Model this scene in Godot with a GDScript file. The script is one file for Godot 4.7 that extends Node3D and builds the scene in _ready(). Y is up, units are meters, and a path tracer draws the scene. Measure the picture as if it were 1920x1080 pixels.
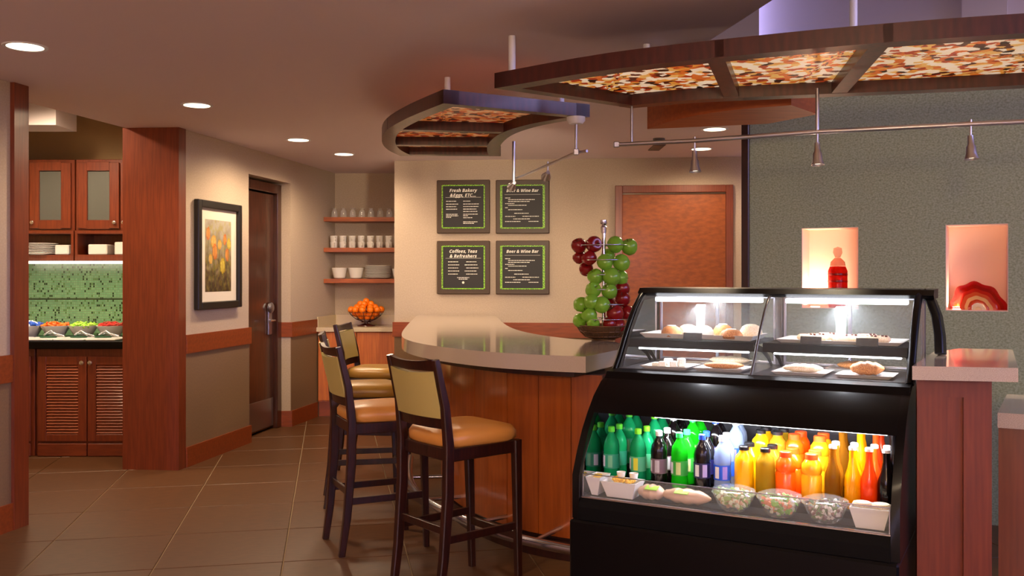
extends Node3D
# Hotel bakery cafe: bar with stools, pastry and drinks case, wooden ceiling canopies, kitchenette alcove.
# Plan coordinates are (X, d): metres to the right of the camera and metres into the room; world z = -d.

const EYE := 1.5
const FOCAL := 1750.0
const HORIZON := 515.0
const CEIL := 2.63

# ------------------------------------------------------------------ mesh builder
class MB:
	var st := SurfaceTool.new()
	var tint := Color.WHITE
	func _init() -> void:
		st.begin(Mesh.PRIMITIVE_TRIANGLES)
		st.set_smooth_group(-1)
	func v(p: Vector3, uv := Vector2.ZERO) -> void:
		st.set_color(tint)
		st.set_uv(uv)
		st.add_vertex(p)
	func group(g: int) -> void:
		st.set_smooth_group(g)
	func tri(a: Vector3, b: Vector3, c: Vector3, dir: Vector3) -> void:
		if (c - a).cross(b - a).dot(dir) < 0.0:
			v(a); v(c); v(b)
		else:
			v(a); v(b); v(c)
	func quad(a: Vector3, b: Vector3, c: Vector3, d: Vector3, dir: Vector3) -> void:
		tri(a, b, c, dir); tri(a, c, d, dir)
	func quad_uv(a: Vector3, b: Vector3, c: Vector3, d: Vector3) -> void:  # a top left, clockwise
		v(a, Vector2(0, 0)); v(b, Vector2(1, 0)); v(c, Vector2(1, 1))
		v(a, Vector2(0, 0)); v(c, Vector2(1, 1)); v(d, Vector2(0, 1))
	func poly(pts: Array, center: Vector3) -> void:
		var m := Vector3.ZERO
		for p in pts: m += p
		m /= pts.size()
		for i in range(1, pts.size() - 1):
			tri(pts[0], pts[i], pts[i + 1], m - center)
	func box(c: Vector3, s: Vector3, b := 0.004, xf := Transform3D.IDENTITY) -> MB:
		var h := s / 2.0
		b = min(b, min(h.x, min(h.y, h.z)) * 0.9)
		group(-1)
		var o := xf * c
		var pt := func(sg: Vector3, ax: int) -> Vector3:
			var e := Vector3(h.x - b, h.y - b, h.z - b)
			e[ax] = h[ax]
			return xf * (c + sg * e)
		for ax in 3:
			var a1 := (ax + 1) % 3
			var a2 := (ax + 2) % 3
			for s0 in [-1, 1]:
				var ring := []
				for q in [[-1, -1], [-1, 1], [1, 1], [1, -1]]:
					var sg := Vector3.ZERO
					sg[ax] = s0; sg[a1] = q[0]; sg[a2] = q[1]
					ring.append(pt.call(sg, ax))
				poly(ring, o)
				if b > 0.0:
					for s1 in [-1, 1]:
						var sa := Vector3.ZERO
						sa[ax] = s0; sa[a1] = s1; sa[a2] = -1
						var sb := sa
						sb[a2] = 1
						poly([pt.call(sa, ax), pt.call(sb, ax), pt.call(sb, a1), pt.call(sa, a1)], o)
		if b > 0.0:
			for x in [-1, 1]:
				for y in [-1, 1]:
					for z in [-1, 1]:
						var sg := Vector3(x, y, z)
						poly([pt.call(sg, 0), pt.call(sg, 1), pt.call(sg, 2)], o)
		return self
	func prism(p: PackedVector2Array, y0: float, y1: float, xf := Transform3D.IDENTITY) -> MB:  # (x, d) outline raised from y0 to y1; world z = -d
		var at := func(q: Vector2, y: float) -> Vector3: return xf * Vector3(q.x, y, -q.y)
		var up := xf.basis.y
		group(-1)
		var t := Geometry2D.triangulate_polygon(p)
		for i in range(0, t.size(), 3):
			tri(at.call(p[t[i]], y1), at.call(p[t[i + 1]], y1), at.call(p[t[i + 2]], y1), up)
			tri(at.call(p[t[i]], y0), at.call(p[t[i + 1]], y0), at.call(p[t[i + 2]], y0), -up)
		var n := p.size()
		var area := 0.0
		for i in n: area += p[i].cross(p[(i + 1) % n])
		var g := 5
		for i in n:
			var a := p[i]
			var b := p[(i + 1) % n]
			var before := a - p[(i + n - 1) % n]
			if absf(before.angle_to(b - a)) > 0.55: g += 1
			group(g)
			var out := Vector2(b.y - a.y, a.x - b.x) * signf(area)
			quad(at.call(a, y0), at.call(b, y0), at.call(b, y1), at.call(a, y1), xf.basis * Vector3(out.x, 0, -out.y))
		return self
	func lathe(prof: Array, seg := 20, xf := Transform3D.IDENTITY, squash := Vector2.ONE) -> MB:  # (r, y) from the bottom up the outside
		var g := 1
		for i in prof.size() - 1:
			var a: Vector2 = prof[i]
			var b: Vector2 = prof[i + 1]
			if i > 0 and absf((a - prof[i - 1]).angle_to(b - a)) > 0.7: g += 1
			group(g)
			var nrm := Vector2(b.y - a.y, a.x - b.x)
			for k in seg:
				var t0 := TAU * k / seg
				var t1 := TAU * (k + 1) / seg
				if k == seg - 1: t1 = 0.0
				var d0 := Vector3(cos(t0) * squash.x, 0, sin(t0) * squash.y)
				var d1 := Vector3(cos(t1) * squash.x, 0, sin(t1) * squash.y)
				var mid := (d0 + d1) / 2.0
				var dir := xf.basis * (mid * nrm.x + Vector3.UP * nrm.y)
				var p0 := xf * (d0 * a.x + Vector3.UP * a.y)
				var p1 := xf * (d1 * a.x + Vector3.UP * a.y)
				var p2 := xf * (d1 * b.x + Vector3.UP * b.y)
				var p3 := xf * (d0 * b.x + Vector3.UP * b.y)
				if a.x > 1e-5: tri(p0, p1, p2, dir)
				if b.x > 1e-5: tri(p0, p2, p3, dir)
		return self
	func loft(secs: Array, smooth := true, caps := true, closed := false) -> MB:
		var m: int = secs[0].size()
		var cen := []
		for s in secs:
			var c := Vector3.ZERO
			for p in s: c += p
			cen.append(c / m)
		var rings: int = secs.size() if closed else secs.size() - 1
		for i in rings:
			var A: Array = secs[i]
			var B: Array = secs[(i + 1) % secs.size()]
			var c: Vector3 = (cen[i] + cen[(i + 1) % secs.size()]) / 2.0
			for k in m:
				group(1 if smooth else 20 + k)
				var k2 := (k + 1) % m
				var mid: Vector3 = (A[k] + A[k2] + B[k] + B[k2]) / 4.0
				quad(A[k], A[k2], B[k2], B[k], mid - c)
		if caps and not closed:
			group(-1)
			for e in [0, secs.size() - 1]:
				var dir: Vector3 = cen[e] - cen[1 if e == 0 else e - 1]
				for k in range(1, m - 1): tri(secs[e][0], secs[e][k], secs[e][k + 1], dir)
		return self
	func tube(path: Array, r: float, seg := 8, closed := false, r1 := -1.0) -> MB:
		var secs := []
		var n := path.size()
		var side := Vector3.ZERO
		for i in n:
			var t: Vector3
			if closed: t = path[(i + 1) % n] - path[(i + n - 1) % n]
			else: t = path[mini(i + 1, n - 1)] - path[maxi(i - 1, 0)]
			t = t.normalized()
			if side == Vector3.ZERO:
				side = t.cross(Vector3.UP)
				if side.length() < 0.05: side = t.cross(Vector3.RIGHT)
			side = (side - t * side.dot(t)).normalized()
			var up := t.cross(side)
			var rr := r if r1 < 0.0 else lerpf(r, r1, float(i) / (n - 1))
			var ring := []
			for k in seg:
				var a := TAU * k / seg
				ring.append(path[i] + (side * cos(a) + up * sin(a)) * rr)
			secs.append(ring)
		return loft(secs, true, true, closed)
	func bar(path: Array, sizes: Array, across: Vector3) -> MB:  # rectangular section; sizes = Vector2(along "across", along the other way)
		var secs := []
		var n := path.size()
		for i in n:
			var t: Vector3 = (path[mini(i + 1, n - 1)] - path[maxi(i - 1, 0)]).normalized()
			var a := (across - t * across.dot(t)).normalized()
			var o := t.cross(a)
			var s: Vector2 = sizes[mini(i, sizes.size() - 1)] / 2.0
			var ch: float = min(s.x, s.y) * 0.25
			var ring := []
			for q in [[-1, -1, 0], [-1, -1, 1], [1, -1, 1], [1, -1, 0], [1, 1, 0], [1, 1, 1], [-1, 1, 1], [-1, 1, 0]]:
				var dx: float = s.x - (ch if q[2] == 1 else 0.0)
				var dy: float = s.y - (0.0 if q[2] == 1 else ch)
				ring.append(path[i] + a * dx * q[0] + o * dy * q[1])
			secs.append(ring)
		return loft(secs, false)
	func sheet(rows: Array, out: Vector3, thick := 0.0) -> MB:  # a grid of points, with an offset back face if thick
		var off := -out.normalized() * thick
		group(1)
		for i in rows.size() - 1:
			for k in rows[i].size() - 1:
				quad(rows[i][k], rows[i][k + 1], rows[i + 1][k + 1], rows[i + 1][k], out)
				if thick > 0.0: quad(rows[i][k] + off, rows[i][k + 1] + off, rows[i + 1][k + 1] + off, rows[i + 1][k] + off, -out)
		return self
	func done() -> ArrayMesh:
		st.index()
		st.generate_normals()
		return st.commit()

# ------------------------------------------------------------------ scene helpers
var M := {}
var taken := {}
var rng := RandomNumberGenerator.new()

func W(x: float, h: float, d: float) -> Vector3: return Vector3(x, h, -d)
func PV(a: Array) -> PackedVector2Array:
	var o := PackedVector2Array()
	for p in a: o.append(Vector2(p[0], p[1]))
	return o
func hit(px: float, a: Vector2, b: Vector2) -> Vector2:  # where a line of sight meets the plan line a-b
	var k := (px - 960.0) / FOCAL
	var e := b - a
	return a + e * ((k * a.y - a.x) / (e.x - k * e.y))
func numbered(n: String) -> String:
	var c: int = taken.get(n, 0)
	taken[n] = c + 1
	return n if c == 0 else "%s_%03d" % [n, c]
func tag(o: Node, label: String, cat: String, group := "") -> Node:
	o.set_meta("label", label)
	o.set_meta("category", cat)
	if group != "": o.set_meta("group", group)
	return o
func thing(called: String, label: String, cat: String, at := Transform3D.IDENTITY, group := "") -> Node3D:
	var o := Node3D.new()
	o.name = numbered(called)
	add_child(o)
	o.transform = at
	tag(o, label, cat, group)
	return o
func part(parent: Node, called: String, mesh: Mesh, mat: Material, at := Transform3D.IDENTITY) -> MeshInstance3D:
	var o := MeshInstance3D.new()
	o.name = called
	o.mesh = mesh
	o.material_override = mat
	o.transform = at
	parent.add_child(o, true)
	return o
func single(called: String, label: String, cat: String, mesh: Mesh, mat: Material, at := Transform3D.IDENTITY, group := "") -> MeshInstance3D:
	var o := part(self, numbered(called), mesh, mat, at)
	tag(o, label, cat, group)
	return o
func struct(called: String, mesh: Mesh, mat: Material) -> MeshInstance3D:
	var o := part(self, called, mesh, mat)
	o.set_meta("kind", "structure")
	return o
func copy(o: Node3D, label: String, at: Transform3D) -> Node3D:
	var c: Node3D = o.duplicate()
	var base := String(o.name)
	c.name = numbered(base)
	add_child(c)
	c.transform = at
	c.set_meta("label", label)
	return c
func at3(p: Vector3, turn := 0.0, s := 1.0) -> Transform3D:
	return Transform3D(Basis(Vector3.UP, turn).scaled(Vector3.ONE * s), p)
func bx(c: Vector3, s: Vector3, b := 0.004) -> ArrayMesh: return MB.new().box(c, s, b).done()
func noise_tex(seed_: int, freq: float, colors: Array, offs: Array, kind := FastNoiseLite.TYPE_SIMPLEX_SMOOTH, size := 512, oct := 4, constant := false) -> NoiseTexture2D:
	var n := FastNoiseLite.new()
	n.seed = seed_; n.frequency = freq; n.noise_type = kind; n.fractal_octaves = oct
	if kind == FastNoiseLite.TYPE_CELLULAR:
		n.cellular_return_type = FastNoiseLite.RETURN_CELL_VALUE
		n.fractal_type = FastNoiseLite.FRACTAL_NONE
		n.domain_warp_enabled = true
		n.domain_warp_amplitude = 18.0
		n.domain_warp_frequency = 0.02
	var g := Gradient.new()
	g.colors = PackedColorArray(colors)
	g.offsets = PackedFloat32Array(offs)
	if constant: g.interpolation_mode = Gradient.GRADIENT_INTERPOLATE_CONSTANT
	var t := NoiseTexture2D.new()
	t.width = size; t.height = size; t.seamless = true; t.noise = n; t.color_ramp = g
	return t
func mat(c: Color, rough := 0.6, metal := 0.0) -> StandardMaterial3D:
	var m := StandardMaterial3D.new()
	m.albedo_color = c; m.roughness = rough; m.metallic = metal
	return m
func tri_mat(tex: Texture2D, scale: Vector3, rough := 0.6, coat := 0.0, world := false) -> StandardMaterial3D:
	var m := mat(Color.WHITE, rough)
	m.albedo_texture = tex
	m.uv1_triplanar = true
	m.uv1_world_triplanar = world
	m.uv1_scale = scale
	if coat > 0.0:
		m.clearcoat_enabled = true; m.clearcoat = coat; m.clearcoat_roughness = 0.12
	return m
func glow(c: Color, e: float) -> StandardMaterial3D:
	var m := mat(c, 0.5)
	m.emission_enabled = true; m.emission = c; m.emission_energy_multiplier = e
	return m
func pane(a := 0.06, c := Color(0.9, 0.95, 0.95)) -> StandardMaterial3D:
	var m := mat(Color(c.r, c.g, c.b, a), 0.02)
	m.transparency = BaseMaterial3D.TRANSPARENCY_ALPHA
	return m
func liquid(c: Color, a: float, rough := 0.05) -> StandardMaterial3D:
	var m := mat(Color(c.r, c.g, c.b, a), rough)
	m.refraction_enabled = true
	m.refraction_scale = 0.02
	return m
func spot(at: Vector3, to: Vector3, c: Color, e: float, angle: float, size := 0.06) -> void:
	var l := SpotLight3D.new()
	l.name = "spot_light"
	add_child(l, true)
	l.light_color = c; l.light_energy = e; l.spot_angle = angle; l.light_size = size; l.spot_range = 14.0; l.spot_attenuation = 2.0; l.spot_angle_attenuation = 0.6
	l.shadow_enabled = true
	var f := (to - at).normalized()
	l.look_at_from_position(at, to, Vector3.UP if absf(f.y) < 0.98 else Vector3.RIGHT)
func area(at: Transform3D, size: Vector2, c: Color, e: float) -> void:  # shines along its own -z
	var l := AreaLight3D.new()
	l.name = "area_light"
	add_child(l, true)
	l.transform = at
	l.area_size = size; l.light_color = c; l.light_energy = e; l.area_range = 14.0; l.shadow_enabled = true
func facing(at: Vector3, dir: Vector3) -> Transform3D:
	return Transform3D(Basis.looking_at(dir, Vector3.UP if absf(dir.normalized().y) < 0.98 else Vector3.RIGHT), at)

# ------------------------------------------------------------------ build
func _ready() -> void:
	rng.seed = 7
	var cam := Camera3D.new()
	cam.name = "camera"
	cam.projection = Camera3D.PROJECTION_FRUSTUM
	cam.near = 0.05; cam.far = 100.0
	cam.size = 0.05 * 1080.0 / FOCAL
	cam.frustum_offset = Vector2(0, -0.05 * (540.0 - HORIZON) / FOCAL)
	cam.position = Vector3(0, EYE, 0)
	add_child(cam)
	cam.current = true
	var env := Environment.new()
	var sky := Sky.new()
	var sm := ProceduralSkyMaterial.new()
	sm.sky_top_color = Color(0.52, 0.53, 0.80)
	sm.sky_horizon_color = Color(0.74, 0.69, 0.88)
	sm.ground_bottom_color = Color(0.2, 0.18, 0.22)
	sm.ground_horizon_color = Color(0.5, 0.45, 0.6)
	sky.sky_material = sm
	env.background_mode = Environment.BG_SKY
	env.sky = sky
	env.background_energy_multiplier = 23.0
	env.tonemap_mode = Environment.TONE_MAPPER_LINEAR
	env.tonemap_exposure = 1.0
	env.sdfgi_enabled = true; env.ssao_enabled = true; env.ssil_enabled = true
	var we := WorldEnvironment.new()
	we.environment = env
	add_child(we)
	materials()
	room()
	left_wall()
	alcove()
	shelf_nook()
	back_wall()
	green_wall()
	canopies()
	bar()
	stools()
	side_counters()
	display_case()
	case_food()
	case_drinks()
	fruit_tower()
	lights()

func materials() -> void:
	var cherry := noise_tex(3, 0.012, [Color(0.40, 0.165, 0.075), Color(0.44, 0.185, 0.085), Color(0.48, 0.21, 0.097)], [0.2, 0.5, 0.85])
	M.wood = tri_mat(cherry, Vector3(7, 0.4, 7), 0.38, 0.35)
	M.wood_flat = tri_mat(cherry, Vector3(0.6, 5, 5), 0.38, 0.35)
	M.rail = tri_mat(noise_tex(6, 0.012, [Color(0.47, 0.205, 0.065), Color(0.51, 0.225, 0.075), Color(0.55, 0.25, 0.085)], [0.2, 0.5, 0.85]), Vector3(0.6, 5, 5), 0.45, 0.1)
	var honey := noise_tex(5, 0.012, [Color(0.56, 0.27, 0.09), Color(0.61, 0.30, 0.10), Color(0.66, 0.335, 0.12)], [0.2, 0.5, 0.85])
	M.honey = tri_mat(honey, Vector3(6, 0.4, 6), 0.3, 0.6)
	M.honey_flat = tri_mat(honey, Vector3(0.6, 5, 5), 0.5, 0.05)
	M.nook_wood = tri_mat(noise_tex(7, 0.012, [Color(0.68, 0.36, 0.12), Color(0.72, 0.39, 0.135), Color(0.77, 0.43, 0.16)], [0.2, 0.5, 0.85]), Vector3(6, 0.4, 6), 0.45, 0.1)
	M.curly = tri_mat(noise_tex(9, 0.014, [Color(0.50, 0.235, 0.04), Color(0.55, 0.265, 0.05), Color(0.60, 0.30, 0.065)], [0.2, 0.5, 0.85]), Vector3(1.3, 3.2, 1), 0.5, 0.08)
	M.mahogany = tri_mat(noise_tex(12, 0.012, [Color(0.20, 0.075, 0.06), Color(0.27, 0.10, 0.08), Color(0.32, 0.13, 0.10)], [0.2, 0.5, 0.85]), Vector3(4, 0.6, 4), 0.4, 0.2)
	M.dark_wood = tri_mat(noise_tex(11, 0.012, [Color(0.13, 0.045, 0.03), Color(0.18, 0.065, 0.04), Color(0.22, 0.085, 0.05)], [0.2, 0.5, 0.85]), Vector3(6, 0.8, 6), 0.36, 0.2)
	M.door_dark = tri_mat(noise_tex(13, 0.012, [Color(0.20, 0.10, 0.07), Color(0.26, 0.135, 0.09), Color(0.30, 0.16, 0.11)], [0.2, 0.5, 0.85]), Vector3(5, 0.4, 5), 0.3, 0.4)
	M.wall = tri_mat(noise_tex(21, 0.05, [Color(0.695, 0.63, 0.555), Color(0.71, 0.645, 0.57), Color(0.73, 0.665, 0.59)], [0.2, 0.5, 0.8]), Vector3(2.2, 2.2, 2.2), 0.85, 0.0, true)
	M.wainscot = tri_mat(noise_tex(22, 0.09, [Color(0.45, 0.35, 0.25), Color(0.475, 0.37, 0.265), Color(0.50, 0.39, 0.28)], [0.2, 0.5, 0.8]), Vector3(3, 1.2, 3), 0.85, 0.0, true)
	M.ceiling = mat(Color(0.86, 0.80, 0.83), 0.9)
	M.white_wall = mat(Color(0.80, 0.77, 0.78), 0.9)
	M.olive = mat(Color(0.68, 0.58, 0.43), 0.9)
	M.taupe = mat(Color(0.60, 0.53, 0.44), 0.9)
	M.green = tri_mat(noise_tex(31, 0.05, [Color(0.47, 0.51, 0.38), Color(0.59, 0.635, 0.505), Color(0.635, 0.68, 0.55), Color(0.73, 0.765, 0.65)], [0.1, 0.42, 0.6, 0.95], FastNoiseLite.TYPE_SIMPLEX_SMOOTH, 1024, 5), Vector3(1.4, 1.4, 1.4), 0.8, 0.0, true)
	M.peach = mat(Color(0.94, 0.81, 0.74), 0.8)
	var tt := []
	for i in 3:
		tt.append(tri_mat(noise_tex(41 + i, 0.02, [Color(0.30, 0.19, 0.098), Color(0.33, 0.213, 0.114), Color(0.36, 0.238, 0.133)], [0.2, 0.5, 0.85], FastNoiseLite.TYPE_SIMPLEX_SMOOTH, 512, 5), [Vector3(0.8, 4, 5), Vector3(1.0, 4, 6), Vector3(0.7, 4, 5)][i], 0.42))
	M.tiles = tt
	M.grout = mat(Color(0.60, 0.53, 0.42), 0.9)
	M.stone = tri_mat(noise_tex(51, 0.12, [Color(0.46, 0.42, 0.38), Color(0.70, 0.645, 0.59), Color(0.75, 0.695, 0.635), Color(0.86, 0.82, 0.77)], [0.12, 0.4, 0.62, 0.95], FastNoiseLite.TYPE_SIMPLEX_SMOOTH, 1024, 3), Vector3(3, 3, 3), 0.08, 0.5)
	M.cream_stone = tri_mat(noise_tex(52, 0.12, [Color(0.66, 0.59, 0.46), Color(0.78, 0.71, 0.57), Color(0.84, 0.78, 0.65)], [0.15, 0.5, 0.9]), Vector3(3, 3, 3), 0.2)
	M.black = mat(Color(0.012, 0.006, 0.01), 0.38)
	M.black.clearcoat_enabled = true
	M.black.clearcoat = 0.1
	M.black.metallic_specular = 0.3
	M.black.clearcoat_roughness = 0.15
	M.matte_black = mat(Color(0.022, 0.018, 0.022), 0.7)
	M.matte_black.metallic_specular = 0.25
	M.interior = mat(Color(0.20, 0.19, 0.21), 0.4)
	M.chrome = mat(Color(0.86, 0.86, 0.90), 0.24, 1.0)
	M.steel = mat(Color(0.70, 0.70, 0.74), 0.32, 1.0)
	M.dark_steel = mat(Color(0.38, 0.36, 0.36), 0.4, 1.0)
	M.mirror = mat(Color(0.62, 0.63, 0.66), 0.04, 1.0)
	M.ceramic = mat(Color(0.87, 0.86, 0.84), 0.25)
	M.pearl = mat(Color(0.86, 0.86, 0.90), 0.4)
	M.glass = pane(0.05)
	M.glass.metallic_specular = 0.3
	M.rear_glass = pane(0.05)
	M.rear_glass.metallic_specular = 0.12
	M.glass_rim = mat(Color(0.75, 0.82, 0.84), 0.1)
	M.frost = mat(Color(0.37, 0.38, 0.36, 0.9), 0.5)
	M.frost.transparency = BaseMaterial3D.TRANSPARENCY_ALPHA
	M.tumbler = pane(0.22, Color(0.92, 0.92, 0.92))
	M.leather = mat(Color(0.80, 0.55, 0.26), 0.33)
	M.seat_ochre = mat(Color(0.66, 0.50, 0.20), 0.33)
	M.pad = mat(Color(0.72, 0.66, 0.40), 0.45)
	M.warm_lens = glow(Color(1.0, 0.93, 0.80), 5.0)
	M.white_led = glow(Color(0.95, 0.97, 1.0), 6.0)
	M.warm_led = glow(Color(1.0, 0.95, 0.85), 3.5)
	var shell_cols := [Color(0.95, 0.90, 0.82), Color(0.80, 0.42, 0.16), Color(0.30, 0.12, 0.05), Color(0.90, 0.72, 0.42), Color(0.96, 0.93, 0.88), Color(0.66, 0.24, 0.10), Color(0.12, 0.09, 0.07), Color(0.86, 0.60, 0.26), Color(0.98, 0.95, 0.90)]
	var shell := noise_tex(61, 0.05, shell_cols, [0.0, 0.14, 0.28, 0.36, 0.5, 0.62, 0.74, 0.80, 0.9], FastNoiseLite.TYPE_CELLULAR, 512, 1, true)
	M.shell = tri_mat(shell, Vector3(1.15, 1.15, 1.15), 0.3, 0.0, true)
	M.shell.emission_enabled = true  # the panels are no lamps; glow added in place of light from behind
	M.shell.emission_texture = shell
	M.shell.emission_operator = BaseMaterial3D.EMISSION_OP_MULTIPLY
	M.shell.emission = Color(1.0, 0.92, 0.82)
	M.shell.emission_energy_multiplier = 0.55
	M.shell_warm = M.shell.duplicate()  # dimmer, redder added glow for the small canopy
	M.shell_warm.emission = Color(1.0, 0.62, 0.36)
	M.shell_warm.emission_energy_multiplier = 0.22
	M.lime = tri_mat(noise_tex(71, 0.03, [Color(0.10, 0.22, 0.03), Color(0.30, 0.55, 0.06), Color(0.62, 0.86, 0.20), Color(0.88, 0.97, 0.55)], [0.15, 0.45, 0.65, 0.95]), Vector3(6, 6, 6), 0.5)
	M.chalk = mat(Color(0.12, 0.115, 0.12), 0.6)
	M.ink = mat(Color(0.92, 0.92, 0.88), 0.7)
	M.board_frame = mat(Color(0.26, 0.19, 0.13), 0.5)
	M.orange = mat(Color(0.98, 0.50, 0.04), 0.4)
	M.stem = mat(Color(0.25, 0.18, 0.08), 0.8)
	M.apple_green = tri_mat(noise_tex(81, 0.03, [Color(0.36, 0.58, 0.12), Color(0.46, 0.68, 0.18), Color(0.60, 0.76, 0.30)], [0.2, 0.5, 0.85]), Vector3(5, 5, 5), 0.25)
	M.apple_red = tri_mat(noise_tex(82, 0.03, [Color(0.36, 0.03, 0.05), Color(0.50, 0.06, 0.08), Color(0.66, 0.20, 0.12)], [0.2, 0.55, 0.95]), Vector3(5, 5, 5), 0.22)

# ------------------------------------------------------------------ room shell
const L0 := Vector2(-2.566, 7.15)  # the left wall runs back with this slope
func lx(d: float) -> float: return -2.566 + 0.183 * (d - 7.15)
func strip(d0: float, d1: float, inset: float, out: float) -> PackedVector2Array:  # a piece of the left wall, from inset behind its face to out in front
	return PV([[lx(d0) + out, d0], [lx(d1) + out, d1], [lx(d1) - inset, d1], [lx(d0) - inset, d0]])

func room() -> void:
	var fl := struct("floor", MB.new().prism(PV([[-6.2, -5.2], [6.8, -5.2], [6.8, 11.2], [-6.2, 11.2]]), -0.2, -0.006).done(), M.grout)
	# floor tiles, 64 cm squares turned eleven degrees
	var S := 0.645
	var e1 := Vector2(0.9816, 0.1904)
	var e2 := Vector2(-0.1904, 0.9816)
	var o := Vector2(-1.81, 4.66) + e2 * (5.40 - 4.66)
	var meshes := []
	for i in 3: meshes.append(bx(Vector3(0, -0.008, 0), Vector3(S - 0.006, 0.016, S - 0.006), 0.0025))
	var turn := atan2(e1.y, e1.x)
	var ranked := []
	for i in range(-9, 14):
		for k in range(-9, 11):
			var c: Vector2 = o + e1 * (i + 0.5) * S + e2 * (k + 0.5) * S
			if c.x < -5.2 or c.x > 3.6 or c.y > 10.7 or c.y < 2.2: continue
			if c.x > 0.6 and c.y > 6.6: continue
			if c.x < -3.6 and c.y < 5.0: continue
			ranked.append([i, k, c])
	for r in ranked:
		part(fl, "tile", meshes[0], M.tiles[posmod(r[0] * 7 + r[1] * 5 + r[0] * r[1], 3)], at3(W(r[2].x, 0, r[2].y), turn))
	# low ceiling with the edge of the tall space on the right
	var edge := [[2.6, -5.1], [2.0, 0.0], [1.5, 2.0], [1.16, 3.4], [1.072, 3.84], [1.035, 4.05], [0.943, 4.56], [0.90, 5.0], [0.98, 5.45], [1.25, 5.85], [1.62, 6.12]]
	var low := [[lx(-5.1) - 0.4, -5.1]]
	low.append_array(edge)
	low.append_array([[2.4, 6.3], [2.4, 11.1], [-3.0, 11.1], [-2.98, 7.17], [-3.2, 6.0], [-3.25, 5.5]])
	struct("ceiling", MB.new().prism(PV(low), CEIL, CEIL + 0.06).done(), M.ceiling)
	# the side of the low ceiling towards the tall space
	var sof := edge.duplicate()
	var back := edge.duplicate()
	back.reverse()
	for p in back: sof.append([p[0] - 0.12, p[1] + 0.10])
	struct("wall_soffit", MB.new().prism(PV(sof), CEIL + 0.001, 4.2).done(), M.taupe)
	struct("ceiling_tall", MB.new().prism(PV([[0.4, -5.1], [6.6, -5.1], [6.6, 8.0], [0.4, 8.0]]), 4.2, 4.3).done(), M.white_wall)
	# lobby behind and beside the camera, with tall windows
	var front := MB.new()
	var px := [-4.4, -2.6, -2.2, 0.2, 0.6, 3.0, 3.4, 5.8, 6.7]
	for i in range(0, px.size() - 1, 1):
		var full: bool = i % 2 == 0
		if full: front.box(Vector3((px[i] + px[i + 1]) / 2, 2.1, 5.1), Vector3(px[i + 1] - px[i], 4.2, 0.2), 0.0)
		else:
			front.box(Vector3((px[i] + px[i + 1]) / 2, 0.2, 5.1), Vector3(px[i + 1] - px[i], 0.4, 0.2), 0.0)
			var head: float = 2.6 if px[i] < 2.5 else 3.9
			front.box(Vector3((px[i] + px[i + 1]) / 2, (head + 4.2) / 2, 5.1), Vector3(px[i + 1] - px[i], 4.2 - head, 0.2), 0.0)
	struct("wall_front", front.done(), M.wall)
	var side := MB.new()
	var pd := [-5.0, -4.2, -1.8, -1.2, 1.2, 1.8, 3.4, 4.4]
	for i in range(0, pd.size() - 1):
		var c: float = -(pd[i] + pd[i + 1]) / 2
		var len: float = pd[i + 1] - pd[i]
		if i % 2 == 0: side.box(Vector3(6.5, 2.1, c), Vector3(0.2, 4.2, len), 0.0)
		else:
			side.box(Vector3(6.5, 1.25, c), Vector3(0.2, 2.5, len), 0.0)
			side.box(Vector3(6.5, 4.05, c), Vector3(0.2, 0.3, len), 0.0)
	struct("wall_right_lobby", side.done(), M.wall)

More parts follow.
